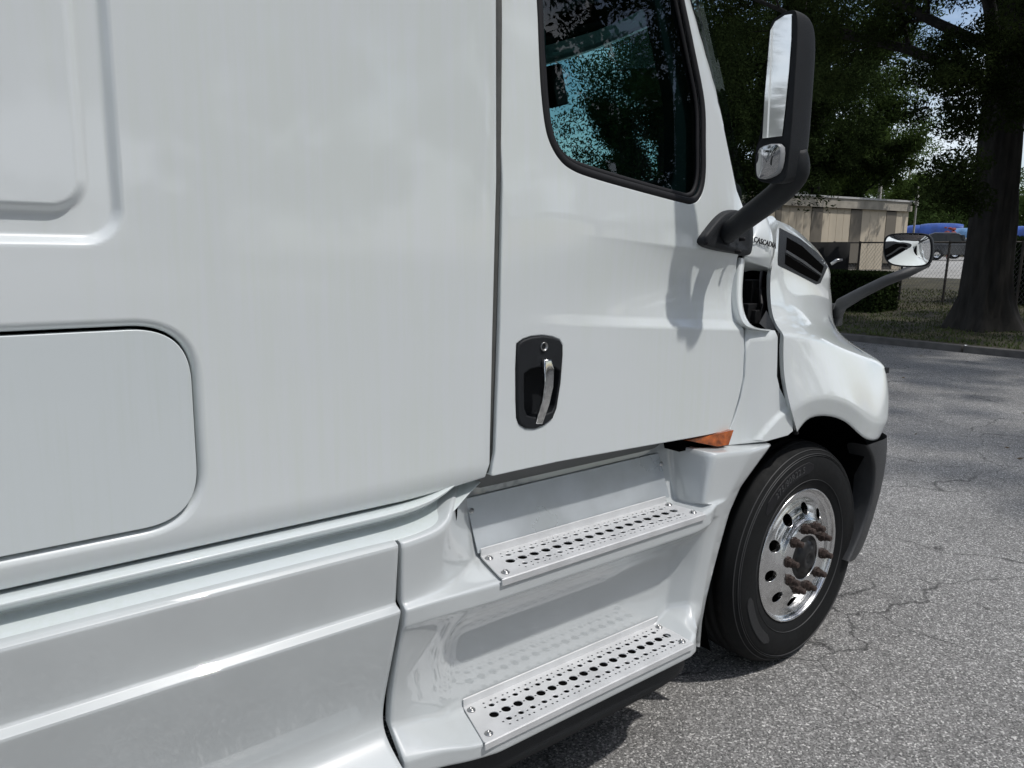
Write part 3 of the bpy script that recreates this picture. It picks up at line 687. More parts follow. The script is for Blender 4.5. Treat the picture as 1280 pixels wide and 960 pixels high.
# ---- hood side vent
from mathutils.bvhtree import BVHTree
_dg = bpy.context.evaluated_depsgraph_get(); _ho = hood.evaluated_get(_dg).to_mesh(); HB = BVHTree.FromPolygons([v.co.copy() for v in _ho.vertices], [tuple(p.vertices) for p in _ho.polygons])
def on_hood(u, v):
    o = Vector((0, 0, CH)); loc, nr, i, d = HB.ray_cast(o, ray(u, v).normalized())
    if loc is None: return None
    if nr.dot(ray(u, v)) > 0: nr = -nr
    return loc, nr
def fitted(name, outline, h, mat, parent, step=3.0, back=.012):
    """plate following the hood surface, standing h above it, closed round the rim"""
    op = []
    for i in range(len(outline)):
        a, b = Vector(outline[i]), Vector(outline[(i+1) % len(outline)]); k = max(1, int((b-a).length/step))
        op += [a.lerp(b, j/k) for j in range(k)]
    arr = np.array([(p.x, p.y) for p in op]); g = [(x, y) for x in np.arange(arr[:, 0].min(), arr[:, 0].max(), step) for y in np.arange(arr[:, 1].min(), arr[:, 1].max(), step)]
    g = np.array(g); poly = [tuple(p) for p in arr]; g = g[inpoly(g, poly)]; g = g[segdist(g, poly) > step*.4]
    pts_ = [Vector(p) for p in arr]+[Vector(p) for p in g]; n = len(op)
    vs, es, fs, *_x = delaunay_2d_cdt(pts_, [(i, (i+1) % n) for i in range(n)], [], 0, 1e-6)
    C_ = np.array([np.mean([(vs[i].x, vs[i].y) for i in f_], 0) for f_ in fs]); keep = inpoly(C_, poly); P3 = []; NN = []; last = None
    for v in vs:
        h_ = on_hood(v.x, v.y); last = h_ or last; P3.append(last[0]+last[1]*h); NN.append(last[1])
    F = [list(f_) for f_, k in zip(fs, keep) if k]; cnt = {}
    for f_ in F:
        for i in range(len(f_)): e = (f_[i], f_[(i+1) % len(f_)]); cnt[tuple(sorted(e))] = cnt.get(tuple(sorted(e)), 0)+1
    m = len(P3); P3 += [p-q*back for p, q in zip(P3, NN)]; F += [[e[0], e[1], m+e[1], m+e[0]] for e, c in cnt.items() if c == 1]
    return link(name, mesh(name, P3, F), mat, parent)
vent = fitted('side_vent', [(974, 285), (1000, 298.5), (1020, 315), (1034, 329.5), (1034, 334), (1025, 354), (1020, 355.5), (997, 343.5), (972.5, 331.5), (972, 325)], .002, BLACKP, truck)
fitted('vent_slot', [(983, 297), (1002, 308), (1029, 333), (1026, 342), (1004, 325), (982, 312)], .0035, DARK, vent)
fitted('vent_slot', [(981, 318), (1002, 331), (1025, 346), (1021, 352), (1000, 341.5), (980.5, 330)], .0035, DARK, vent)
fitted('vent_blade', [(982, 313), (1004, 326.5), (1026, 343), (1025, 345), (1003, 329.5), (981, 316)], .007, GREYP, vent)
V, F = [], []; c = W(1039, 330, 2.10); tube(V, F, [c, c+Vector((.02, -.02, .02)), c+Vector((.05, -.03, .022))], [.008, .009, .006], 8); link('washer_nozzle', mesh('washer_nozzle', V, F, True), STEEL, truck)
# small dark marker on the fender corner
p = on_hood(1107, 463)[0] if on_hood(1107, 463) else W(1105, 463, 1.84)
boxo('corner_marker', (p.x, p.y, p.z), (.018, .01, .014), BLACKP, truck, bev=.003)
# ---- bumper corner
B = [
 [W(1083.5, 557, 1.72), W(1083.5, 556.5, 1.665), W(1094.5, 562, 1.665), W(1104, 553, 1.68), W(1115, 546, 1.735)],
]
def bsec(t):
    # rows: inner lip, inner edge, bend, outer
    v0 = 556+t*126; 
    return None
rowsB = [((1086, 557), (1084, 556.5), (1100, 551), (1114.8, 545.5)),
         ((1097, 575), (1095, 574), (1103, 572), (1114.5, 566)),
         ((1096, 612), (1094, 612), (1100, 612), (1108, 602)),
         ((1084, 655), (1082, 655), (1090, 655), (1094.5, 640)),
         ((1069, 690), (1067, 690), (1078, 690), (1082, 678)),
         ((1063, 701), (1061, 702), (1066, 702), (1074, 695))]
secs = []
for r_ in rowsB:
    a, b, c, d = r_; pb, pc_, pd = W(*b, 1.655), W(*c, 1.66), W(*d, 1.725)
    ib = len(secs); d1 = (.10, .09, .05, .0, -.05, -.08)[ib]; d2 = (.20, .19, .08, -.05, -.16, -.2)[ib]; zl = max(pd.z, .52)
    secs.append([pb+Vector((.0, .12, 0)), pb, pc_, pd, pd+Vector((d1, .14, 0)), Vector((pd.x+d2, pd.y+.45, zl)), Vector((pd.x+d2+.06, MID, zl))])
bump = loft('bumper', secs, GREYP, truck, sub=3, rows={1: .8}, cols={0: .8, 5: .8})
me = mir(bump.data); o = link('far_bumper', me, None, truck); m = o.modifiers.new('sub', 'SUBSURF'); m.levels = 2; m.render_levels = 2
# wheel arch liner
V, F = [], []; st = []
for k in range(19):
    t = math.radians(-10+k*215/18*1.0); r_ = .68
    for y in (1.70, 2.35): V.append(Vector((min(3.02+r_*math.cos(t), 3.44 if math.sin(t) < .45 else 9), y, .52+r_*.93*math.sin(t))))
for k in range(18): F.append([2*k, 2*k+1, 2*k+3, 2*k+2])
link('arch_liner', mesh('arch_liner', V, F, True), DARK, truck)
box_ = boxo('axle_beam', (3.02, 2.86, .48), (.12, .62, .10), ENG, truck)
boxo('engine_block', (3.2, 2.86, .95), (.75, .42, .50), DARK, truck)
#@@WHEEL
wheel = thing('front_wheel', '', '', (3.02, 1.711, .50)); del wheel['label']; del wheel['category']; wheel.parent = truck
def wl_(o): o.parent = wheel; return o
# tyre: profile r,y (local; y grows inwards)
prof = [(.292, .012), (.300, .004), (.312, -.004), (.330, -.012), (.365, -.022), (.405, -.024), (.44, -.018), (.466, -.006), (.478, .004), (.484, .010), (.488, .018), (.494, .026), (.500, .036), (.5035, .05)]
V, F = [], []
ys = [.05, .075, .078, .088, .091, .125, .128, .138, .141, .175, .178, .188, .191, .215]; rs = [.5035, .505, .490, .490, .505, .506, .491, .491, .506, .505, .490, .490, .505, .5035]
full = prof+list(zip(rs, ys))+[(.490, .245), (.44, .265), (.36, .262), (.292, .24)]
lathe(V, F, full, (0, 0, 0), 160); wl_(link('tyre', mesh('tyre', V, F, True), TYRE))
V, F = [], []
for r_, y_, w_ in ((.459, -.0125, .0018), (.452, -.0158, .001), (.345, -.0178, .0015), (.476, -.0005, .002)):
    lathe(V, F, [(r_-w_, y_+.002), (r_, y_-.0022), (r_+w_, y_+.002)], (0, 0, 0), 160)
tyre = [o for o in wheel.children][0]
link('sidewall_rib', mesh('sidewall_rib', V, F, True), TYRE_L, tyre)
def arc_text(s, rad, centre_deg, size, name):
    def M(c):
        a = math.radians(centre_deg)-c.x/rad; r_ = rad+c.y
        return Vector((r_*math.cos(a), -.0245-c.z-.0002, r_*math.sin(a)))
    return text_mesh(name, s, size, .0012, M, TYRE_L, tyre)
arc_text('275/80R22.5', .405, 112, .040, 'sidewall_lettering')
# raised band patches
def band(a0, a1, r0, r1, y, name, m_, wob=0):
    V, F = [], []; n = 30
    for k in range(n+1):
        a = math.radians(a0+(a1-a0)*k/n); e = min(1, k/3, (n-k)/3); rm = (r0+r1)/2; h = (r1-r0)/2*(.35+.65*e)
        for r_, yy in ((rm-h-.002, y+.003), (rm-h, y), (rm+h, y), (rm+h+.002, y+.003)): V.append(Vector((r_*math.cos(a), yy, r_*math.sin(a))))
    for k in range(n):
        for j in range(3): F.append([4*k+j, 4*k+4+j, 4*k+5+j, 4*k+1+j])
    link(name, mesh(name, V, F), m_, tyre)
band(86, 140, .380, .430, -.0243, 'lettering_band', RUBBER)
band(192, 236, .378, .418, -.0252, 'worn_band', simple('scuffed_rubber', (.024, .025, .027), .7, noise=.5, nscale=120))
# rim
def rim_y(r):
    P = [(.095, -.030), (.10, -.035), (.154, -.035), (.164, -.031), (.180, -.018), (.20, -.006), (.235, .008), (.262, .016), (.280, .018), (.292, .008)]
    for (r0, y0), (r1, y1) in zip(P, P[1:]):
        if r <= r1 or r1 == .292:
            t = (r-r0)/(r1-r0); t = max(0, min(1, t)); return y0+(y1-y0)*(t*t*(3-2*t)*.5+t*.5)
    return P[-1][1]
holes = []
for k in range(10):
    a = math.radians(36*k+12); c = (.2130*math.cos(a), .2130*math.sin(a)); holes.append([(c[0]+.0265*math.cos(2*math.pi*j/20), c[1]+.0265*math.sin(2*math.pi*j/20)) for j in range(20)])
circ = lambda r, n: [(r*math.cos(2*math.pi*k/n), r*math.sin(2*math.pi*k/n)) for k in range(n)]
fine = []
for r_ in list(np.arange(.11, .292, .006)):
    nn = int(2*math.pi*r_/.012)
    for k in range(nn): a = 2*math.pi*(k+(.5 if int(r_*1000) % 2 else 0))/nn; fine.append((r_*math.cos(a), r_*math.sin(a)))
disc = panel('wheel_disc', circ(.291, 96), lambda a, b: rim_y(math.hypot(a, b)), ALU, wheel, holes=holes+[circ(.098, 40)], res=.5, r=.0001, rh=.002, depth=.002, hdepth=.02, fine=fine)
V, F = [], []; lathe(V, F, [(.286, .03), (.290, .012), (.2925, .0), (.296, -.006), (.300, -.008), (.3035, -.005), (.304, .004), (.298, .02)], (0, 0, 0), 128)
wl_(link('rim_flange', mesh('rim_flange', V, F, True), ALU))
V, F = [], []; lathe(V, F, [(.0001, .10), (.30, .10)], (0, 0, 0), 40); lathe(V, F, [(.285, .03), (.27, .10)], (0, 0, 0), 40); wl_(link('brake_drum', mesh('brake_drum', V, F), DARK))
V, F = [], []
lathe(V, F, [(.100, .03), (.099, -.028), (.094, -.034), (.078, -.030), (.074, -.034), (.070, -.044), (.052, -.048), (.048, -.054), (.040, -.057), (.024, -.054), (.020, -.048), (.0001, -.048)], (0, 0, 0), 40)
for k in range(6):
    a = math.radians(60*k+10); tube(V, F, [(.083*math.cos(a), -.006, .083*math.sin(a)), (.083*math.cos(a), -.02, .083*math.sin(a))], .008, 6)
wl_(link('hub', mesh('hub', V, F, True), HUB))
# ten studs with nuts
V, F = [], []
lathe(V, F, [(.0245, .0), (.0245, -.007), (.021, -.009)], (0, 0, 0), 16)
lathe(V, F, [(.0190, -.007), (.0210, -.010), (.0205, -.030), (.0175, -.033)], (0, 0, 0), 6)
lathe(V, F, [(.0175, -.032), (.0125, -.034), (.0120, -.038), (.0138, -.040), (.0122, -.045), (.0138, -.050), (.0122, -.055), (.0135, -.060), (.0105, -.066), (.0001, -.067)], (0, 0, 0), 12)
nut = mesh('wheel_nut', V, F); nut.materials.append(RUST)
for k in range(10):
    a = math.radians(36*k-6); o = link('wheel_nut', nut, None, wheel); o.location = (.1425*math.cos(a), -.035, .1425*math.sin(a)); o.rotation_euler.y = random.random()
    o.scale = (1, random.choice((.68, .72, .78)), 1)
fw = bpy.data.objects.new('far_front_wheel', None); COL.objects.link(fw); fw.parent = truck; fw.location = (3.02, 2*MID-1.711, .5); fw.rotation_euler.z = math.pi
for ch in list(wheel.children):
    if ch.name.split('.')[0] in ('tyre', 'wheel_disc', 'rim_flange'):
        c = ch.copy(); COL.objects.link(c); c.parent = fw
V, F = [], []
for X in (-1.6,): lathe(V, F, [(.29, -.02), (.36, -.05), (.46, -.03), (.505, .03), (.505, .55), (.30, .56)], (X, 1.8, .5), 48)
link('rear_tyre', mesh('rear_tyre', V, F, True), TYRE, truck)
#@@MIRRORS
def extrude_quad(name, front, back, mat, parent, bev=0):
    n = len(front); V = front+back; F = [list(range(n)), list(range(2*n-1, n-1, -1))]+[[i, n+i, n+(i+1) % n, (i+1) % n] for i in range(n)]
    o = link(name, mesh(name, V, F), mat, parent)
    bm = bmesh.new(); bm.from_mesh(o.data); bmesh.ops.recalc_face_normals(bm, faces=bm.faces); bm.to_mesh(o.data); bm.free()
    if bev: bevel(o, bev, 4)
    return o
mirror = bpy.data.objects.new('door_mirror', None); COL.objects.link(mirror); mirror.parent = truck; mirror.location = (2.2, 1.69, 1.9)
def pm(o): return place(o, mirror)
# face plane of the head: faces rearwards, spans y from Y0 (inner) to Y1 (outer, towards the viewer)
def on_plane(u, v, p0, nrm):
    d = ray(u, v); o = Vector((0, 0, CH)); t = (p0-o).dot(nrm)/d.dot(nrm); return o+d*t
M0 = W(992, 130, 1.385)                    # a point of the outer edge of the face
MN = Vector((-.968, -.235, -.03)).normalized()
hd = [(961, 33), (966, 24), (980, 15), (992, 11.5), (996, 14), (996.5, 40), (993, 90), (990, 140), (986, 190), (982, 226), (972, 231), (948, 228), (943, 220), (943, 186), (951, 172), (956, 110)]
fr = [on_plane(u, v, M0, MN) for u, v in hd]
DX = Vector((1, -.10, 0)).normalized()
cen = sum(fr, Vector())/len(fr)
secs = [[p.lerp(cen, .06)+DX*.006 for p in fr], fr, [p+DX*.03 for p in fr], [p.lerp(cen, .03)+DX*.075 for p in fr], [p.lerp(cen, .16)+DX*.110 for p in fr], [p.lerp(cen, .5)+DX*.128 for p in fr], [p.lerp(cen, .97)+DX*.130 for p in fr]]
head = pm(loft('mirror_housing', secs, BLACKP, None, sub=2, close_v=True, rows={}, cols={0: .6, 1: .7}))
fr2 = [p.lerp(cen, .04)+DX*.004 for p in fr]; back_ = link('mirror_back', mesh('mirror_back', fr2, [list(range(len(fr2)))]), BLACKP); pm(back_)
gq = [(963, 38), (969, 27), (981, 19), (989.5, 17.5), (989, 50), (986, 90), (981, 140), (977.5, 170), (953, 173), (956, 120), (961, 60)]
M1 = M0+MN*.002
def mg(q, name, tilt, mat):
    ps = [on_plane(u, v, M1, MN) for u, v in q]
    # the pane is a real flat plate; tilt about its centre
    c = sum(ps, Vector())/len(ps); R_ = tilt; ps = [c+R_ @ (p-c) for p in ps]
    o = link(name, mesh(name, ps+[p+DX*.003 for p in ps], [list(range(len(ps))), list(range(2*len(ps)-1, len(ps)-1, -1))]), mat); return pm(o)
MG = mg(gq, 'mirror_glass', Matrix.Rotation(0, 3, 'Z'), MIRR)
# convex lower glass with pale rim
sq = [(950, 182), (976, 176), (977, 190), (974, 212), (968, 219), (950, 225.5), (944.5, 222), (944, 205), (946, 188)]
M1 = M0+MN*.010
CN = Vector((-.92, -.36, -.14)).normalized(); ps = [on_plane(u, v, W(962, 200, 1.432), CN) for u, v in sq]; c = sum(ps, Vector())/len(ps)
secs = [[p+DX*.02 for p in ps], ps, [p.lerp(c, .10) for p in ps]]
pm(loft('convex_mirror_rim', secs, simple('pale_rim', (.30, .31, .32), .4), None, sub=1, close_v=True))
secs = [[p.lerp(c, t)+CN*(.006*(1-(1-t)**2)) for p in ps] for t in (.08, .3, .6, .97)]
pm(loft('convex_mirror_glass', secs, simple('dark_convex_glass', (.42, .43, .44), .02, metal=1), None, sub=2, close_v=True))
# arm
arm = [(W(905, 296, 1.70), .030), (W(912, 290, 1.665), .036), (W(930, 275, 1.60), .038), (W(955, 256, 1.53), .040), (W(979, 236, 1.46), .042), (W(995, 214, 1.415), .043), (W(996, 188, 1.41), .030)]
V, F = [], []; pts = [a for a, r_ in arm]
# smooth the path
P = []; Rr = []
for i in range(len(arm)-1):
    a, b = arm[max(0, i-1)], arm[i]; c, d = arm[i+1], arm[min(len(arm)-1, i+2)]
    for k in range(4):
        t = k/4; q = .5*((2*b[0])+(-a[0]+c[0])*t+(2*a[0]-5*b[0]+4*c[0]-d[0])*t*t+(-a[0]+3*b[0]-3*c[0]+d[0])*t**3); P.append(q); Rr.append(b[1]*(1-t)+c[1]*t)
P.append(arm[-1][0]); Rr.append(arm[-1][1])
tube(V, F, P, Rr, 16); pm(link('mirror_arm', mesh('mirror_arm', V, F, True), BLACKP))
# base plate on the door corner
bq = [(864, 307.5), (876, 292), (889, 275), (899, 265.5), (908, 262), (921, 262), (934, 268), (937, 290), (934.5, 318), (930, 321.5), (905, 315.5)]
fpl = [W(u, v, min(S(u, v, f_dr).y, 1.745)) for u, v in bq]; c = sum(fpl, Vector())/len(fpl)
secs = [[p+Vector((0, .05, 0)) for p in fpl], [p+Vector((0, -.002, 0)) for p in fpl], [p.lerp(c, .04)+Vector((0, -.024, 0)) for p in fpl], [p.lerp(c, .28)+Vector((0, -.032, 0)) for p in fpl], [p.lerp(c, .36)+Vector((0, -.026, 0)) for p in fpl], [p.lerp(c, .97)+Vector((0, -.024, 0)) for p in fpl]]
pm(loft('mirror_base', secs, BLACKP, None, sub=2, close_v=True, cols={1: .7, 2: .5}))
for u, v in ((881, 304), (923, 315), (928, 299)):
    p = S(u, v, lambda x, z: 1.675); V, F = [], []; lathe(V, F, [(.0001, -.012), (.004, -.012), (.007, -.008), (.008, .01)], p, 12); pm(link('base_screw', mesh('base_screw', V, F, True), RUBBER))
# ---- hood mirror
hm = bpy.data.objects.new('hood_mirror', None); COL.objects.link(hm); hm.parent = truck; hm.location = (3.75, 1.9, 1.6)
def ph(o): return place(o, hm)
HC = W(1135, 312, 1.70)
HN = Vector((-.99, -.11, -.07)).normalized()
# true width and height of the pane
hq = [(1108, 294), (1116, 291.5), (1140, 291), (1158, 292), (1165, 296), (1166.5, 312), (1164.5, 328), (1158, 333.5), (1140, 334.5), (1116, 333), (1107, 328), (1103.5, 315), (1104, 300)]
ps = [on_plane(u, v, HC, HN) for u, v in hq]; c = sum(ps, Vector())/len(ps); BK = -HN
secs = [[p.lerp(c, .07)+BK*.006 for p in ps], [p.lerp(c, .03)-BK*.002 for p in ps], ps, [p.lerp(c, -.01)+BK*.025 for p in ps], [p.lerp(c, .12)+BK*.06 for p in ps], [p.lerp(c, .45)+BK*.075 for p in ps], [p.lerp(c, .97)+BK*.078 for p in ps]]
ph(loft('mirror_housing', secs, BLACKP, None, sub=2, close_v=True, cols={0: .5, 2: .5}))
ip = [p.lerp(c, .085) for p in ps]
secs = [[p.lerp(c, t)+HN*(.007*(1-(1-t)**2)) for p in ip] for t in (.0, .3, .6, .97)]
ph(loft('mirror_glass', secs, MIRR, None, sub=2, close_v=True))
aend = c+BK*.05+Vector((0, 0, -.05))
P = [W(1049, 392, 2.10)+Vector((.02, .02, 0)), W(1052, 380, 2.06), W(1075, 367, 1.98), W(1105, 352, 1.87), W(1135, 340, 1.79), W(1158, 329, 1.76)]
P[1:] = [p+Vector((.05, .05, 0)) for p in P[1:]] if False else P[1:]
V, F = [], []
for i, p in enumerate(P): pass
tube(V, F, P, [.030, .034, .030, .027, .026, .024], 12); arm_o = ph(link('mirror_arm', mesh('mirror_arm', V, F, True), GREYP))
boxo('arm_foot', tuple(W(1050, 392, 2.10)+Vector((.03, .04, -.01))), (.03, .03, .06), GREYP, truck, bev=.01)
#@@SETTING
def hz(x):
    """ground height as a function of distance ahead"""
    if x < 16.0: return 0
    P = [(16.0, .13), (19, .26), (24, .46), (32, .85), (45, 1.30), (58, 1.62), (80, 1.75), (400, 1.75), (1200, 1.75)]
    for (a, ya), (b, yb) in zip(P, P[1:]):
        if x <= b: return ya+(yb-ya)*(x-a)/(b-a)
    return 1.75
def asphalt():
    m, t, b = nmat('weathered_asphalt'); b.inputs['Roughness'].default_value = .88
    n = t.nodes.new; l = t.links.new
    tc = n('ShaderNodeTexCoord'); o = tc.outputs['Object']
    v1 = n('ShaderNodeTexVoronoi'); v1.inputs['Scale'].default_value = 150; l(o, v1.inputs[0])
    v2 = n('ShaderNodeTexVoronoi'); v2.inputs['Scale'].default_value = 340; l(o, v2.inputs[0])
    hs = n('ShaderNodeSeparateColor'); l(v1.outputs['Color'], hs.inputs[0]); hs2 = n('ShaderNodeSeparateColor'); l(v2.outputs['Color'], hs2.inputs[0])
    big = n('ShaderNodeTexNoise'); big.inputs['Scale'].default_value = .7; big.inputs['Detail'].default_value = 6; l(o, big.inputs[0])
    mid = n('ShaderNodeTexNoise'); mid.inputs['Scale'].default_value = 9; mid.inputs['Detail'].default_value = 4; l(o, mid.inputs[0])
    r1 = n('ShaderNodeValToRGB'); e = r1.color_ramp.elements; e[0].position = .0; e[0].color = (.015, .015, .015, 1); e[1].position = 1; e[1].color = (.80, .785, .76, 1)
    for p, c in ((.3, (.10, .098, .095, 1)), (.6, (.19, .187, .182, 1)), (.87, (.33, .325, .315, 1))):
        k = r1.color_ramp.elements.new(p); k.color = c
    l(hs.outputs[0], r1.inputs[0])
    r2 = n('ShaderNodeValToRGB'); e = r2.color_ramp.elements; e[0].color = (.05, .05, .049, 1); e[1].color = (.40, .395, .385, 1); l(hs2.outputs[0], r2.inputs[0])
    mx = n('ShaderNodeMix'); mx.data_type = 'RGBA'; mx.inputs[0].default_value = .35; l(r1.outputs[0], mx.inputs[6]); l(r2.outputs[0], mx.inputs[7])
    mr = n('ShaderNodeMapRange'); mr.inputs[1].default_value = .3; mr.inputs[2].default_value = .7; mr.inputs[3].default_value = 1.0; mr.inputs[4].default_value = 1.35; l(big.outputs[0], mr.inputs[0])
    mr3 = n('ShaderNodeMapRange'); mr3.inputs[1].default_value = .3; mr3.inputs[2].default_value = .7; mr3.inputs[3].default_value = .88; mr3.inputs[4].default_value = 1.08; l(mid.outputs[0], mr3.inputs[0])
    mm = n('ShaderNodeMath'); mm.operation = 'MULTIPLY'; l(mr.outputs[0], mm.inputs[0]); l(mr3.outputs[0], mm.inputs[1])
    # cracks: warped cell borders, only where a mask lets them
    wn = n('ShaderNodeTexNoise'); wn.inputs['Scale'].default_value = 1.3; wn.inputs['Detail'].default_value = 6; l(o, wn.inputs[0])
    wv = n('ShaderNodeVectorMath'); wv.operation = 'MULTIPLY_ADD'; wv.inputs[1].default_value = (.8, .8, 0); l(wn.outputs['Color'], wv.inputs[0]); l(o, wv.inputs[2])
    vc = n('ShaderNodeTexVoronoi'); vc.feature = 'DISTANCE_TO_EDGE'; vc.inputs['Scale'].default_value = .75; l(wv.outputs[0], vc.inputs[0])
    cr_ = n('ShaderNodeMapRange'); cr_.inputs[1].default_value = .002; cr_.inputs[2].default_value = .007; cr_.inputs[3].default_value = .45; cr_.inputs[4].default_value = 1; l(vc.outputs['Distance'], cr_.inputs[0])
    ms = n('ShaderNodeTexNoise'); ms.inputs['Scale'].default_value = .33; l(o, ms.inputs[0])
    mk = n('ShaderNodeMapRange'); mk.inputs[1].default_value = .41; mk.inputs[2].default_value = .48; l(ms.outputs[0], mk.inputs[0])
    cm = n('ShaderNodeMix'); cm.data_type = 'FLOAT'; cm.inputs[2].default_value = 1; l(mk.outputs[0], cm.inputs[0]); l(cr_.outputs[0], cm.inputs[3])
    m3 = n('ShaderNodeMath'); m3.operation = 'MULTIPLY'; l(mm.outputs[0], m3.inputs[0]); l(cm.outputs[0], m3.inputs[1])
    # small oil spots
    vo = n('ShaderNodeTexNoise'); vo.inputs['Scale'].default_value = 3.3; vo.inputs['Detail'].default_value = 3; l(o, vo.inputs[0])
    so_ = n('ShaderNodeMapRange'); so_.inputs[1].default_value = .72; so_.inputs[2].default_value = .76; so_.inputs[3].default_value = 1; so_.inputs[4].default_value = .35; l(vo.outputs[0], so_.inputs[0])
    m4 = n('ShaderNodeMath'); m4.operation = 'MULTIPLY'; l(m3.outputs[0], m4.inputs[0]); l(so_.outputs[0], m4.inputs[1])
    sc_ = n('ShaderNodeVectorMath'); sc_.operation = 'SCALE'; l(mx.outputs[2], sc_.inputs[0]); l(m4.outputs[0], sc_.inputs['Scale']); l(sc_.outputs[0], b.inputs['Base Color'])
    bp = n('ShaderNodeBump'); bp.inputs['Strength'].default_value = .9; bp.inputs['Distance'].default_value = .010
    hh = n('ShaderNodeMath'); hh.operation = 'MULTIPLY'; l(hs.outputs[1], hh.inputs[0]); l(v1.outputs['Distance'], hh.inputs[1])
    l(hs.outputs[1], bp.inputs['Height']); l(bp.outputs[0], b.inputs['Normal'])
    return m
ASPH = asphalt()
GRASSM = simple('grass_soil', (.050, .044, .022), .95, noise=.55, nscale=1.4)
BLADE = simple('grass_blade', (.068, .092, .020), .8, noise=.6, nscale=.9)
KERB = simple('concrete_kerb', (.10, .095, .09), .9, noise=.35, nscale=4, bump=.6, bscale=40)
LOT = simple('pale_gravel_lot', (.34, .33, .31), .95, noise=.25, nscale=1.2)
def sheet(name, x0, x1, mat, n=40, dz=0, y0=-400, y1=400):
    V, F = [], []
    for i in range(n+1):
        x = x0+(x1-x0)*i/n
        for y in (y0, -20, 10, 40, y1): V.append((x, y, hz(x)+dz))
    for i in range(n):
        for j in range(4): F.append([i*5+j, i*5+5+j, i*5+6+j, i*5+1+j])
    return link(name, mesh(name, V, F, True), mat, kind='structure')
V = [(-300, -400, 0), (15.9, -400, 0), (15.9, 400, 0), (-300, 400, 0)]
link('asphalt_lot', mesh('asphalt_lot', V, [[0, 1, 2, 3]]), ASPH, kind='structure')
V, F = [], []
yk = -30
while yk < 60:
    box(V, F, (15.98, yk+1.49, .035), (.09, 1.485, .10)); yk += 3.0
bevel(link('kerb', mesh('kerb', V, F), KERB, kind='structure'), .02, 2)
sheet('grass_bank', 16.06, 34, GRASSM, 30)
sheet('gravel_lot', 34, 1500, LOT, 120)
# grass tufts
nb = 60000
gx = 16.15+RNG.random(nb)**1.3*12; gy = -6+RNG.random(nb)*34
hh = .03+RNG.random(nb)*.05; an = RNG.random(nb)*6.283; wd = .008+RNG.random(nb)*.012
zz = np.array([hz(x) for x in gx]); V = np.zeros((nb, 3, 3))
V[:, 0] = np.stack([gx-wd*np.cos(an), gy-wd*np.sin(an), zz-.005], 1); V[:, 1] = np.stack([gx+wd*np.cos(an), gy+wd*np.sin(an), zz-.005], 1)
V[:, 2] = np.stack([gx+(RNG.random(nb)-.5)*.06, gy+(RNG.random(nb)-.5)*.06, zz+hh], 1)
def fastmesh(name, V, k):
    n = V.shape[0]; me = bpy.data.meshes.new(name); me.vertices.add(n*k); me.vertices.foreach_set('co', V.reshape(-1).astype(np.float32))
    me.loops.add(n*k); me.loops.foreach_set('vertex_index', np.arange(n*k, dtype=np.int32)); me.polygons.add(n)
    me.polygons.foreach_set('loop_start', np.arange(0, n*k, k, dtype=np.int32)); me.polygons.foreach_set('loop_total', np.full(n, k, dtype=np.int32)); me.update(calc_edges=True); return me
link('grass', fastmesh('grass', V, 3), BLADE, kind='stuff', label='short patchy grass on the bank behind the kerb')
# fallen leaves and twigs
nl_ = 420; gx = np.concatenate([16.0-RNG.random(300)**2*5, 3+RNG.random(120)*11]); gy = -2+RNG.random(nl_)*20; c_ = np.stack([gx, gy, np.array([hz(x) for x in gx])+.006], 1)
c_ = c_[~((c_[:, 0] < 4.6) & (c_[:, 1] > 1.5))]; nl_ = len(c_)
a_ = RNG.random(nl_)*6.283; s_ = .012+RNG.random(nl_)*.025; A_ = np.stack([np.cos(a_)*s_, np.sin(a_)*s_, RNG.random(nl_)*.010], 1); B_ = np.stack([-np.sin(a_)*s_*.45, np.cos(a_)*s_*.45, RNG.random(nl_)*.008], 1)
link('leaf_litter', fastmesh('leaf_litter', np.stack([c_-A_, c_+B_, c_+A_, c_-B_], 1), 4), simple('dry_leaf', (.09, .06, .03), .8, noise=.5, nscale=3), kind='stuff', label='scattered dry leaves along the kerb and on the asphalt')
# ---- trees
def leafmat(name, col, tr=.35):
    m = bpy.data.materials.new(name); m.use_nodes = True; t = m.node_tree; t.nodes.clear(); n = t.nodes.new
    o = n('ShaderNodeOutputMaterial'); d = n('ShaderNodeBsdfDiffuse'); tl = n('ShaderNodeBsdfTranslucent'); mi = n('ShaderNodeMixShader'); mi.inputs[0].default_value = tr
    tc = n('ShaderNodeTexCoord'); no = n('ShaderNodeTexNoise'); no.inputs['Scale'].default_value = .9; no.inputs['Detail'].default_value = 5
    rp = n('ShaderNodeValToRGB'); rp.color_ramp.elements[0].position = .35; rp.color_ramp.elements[1].position = .68
    rp.color_ramp.elements[0].color = (*[c*.6 for c in col], 1); rp.color_ramp.elements[1].color = (*[c*1.35 for c in col], 1)
    t.links.new(tc.outputs['Object'], no.inputs[0]); t.links.new(no.outputs[0], rp.inputs[0]); t.links.new(rp.outputs[0], d.inputs[0]); t.links.new(rp.outputs[0], tl.inputs[0])
    t.links.new(d.outputs[0], mi.inputs[1]); t.links.new(tl.outputs[0], mi.inputs[2]); t.links.new(mi.outputs[0], o.inputs[0]); return m
LEAF_OAK = leafmat('oak_leaf', (.026, .037, .013), .3); LEAF_D = leafmat('dark_leaf', (.026, .040, .015), .25); LEAF_L = leafmat('light_leaf', (.085, .13, .035), .35)
LEAF_M = leafmat('mid_leaf', (.055, .085, .026), .3)
BARK = simple('bark', (.020, .018, .015), .95, noise=.6, nscale=9, bump=1, bscale=30, stretch=(1, 1, .25))
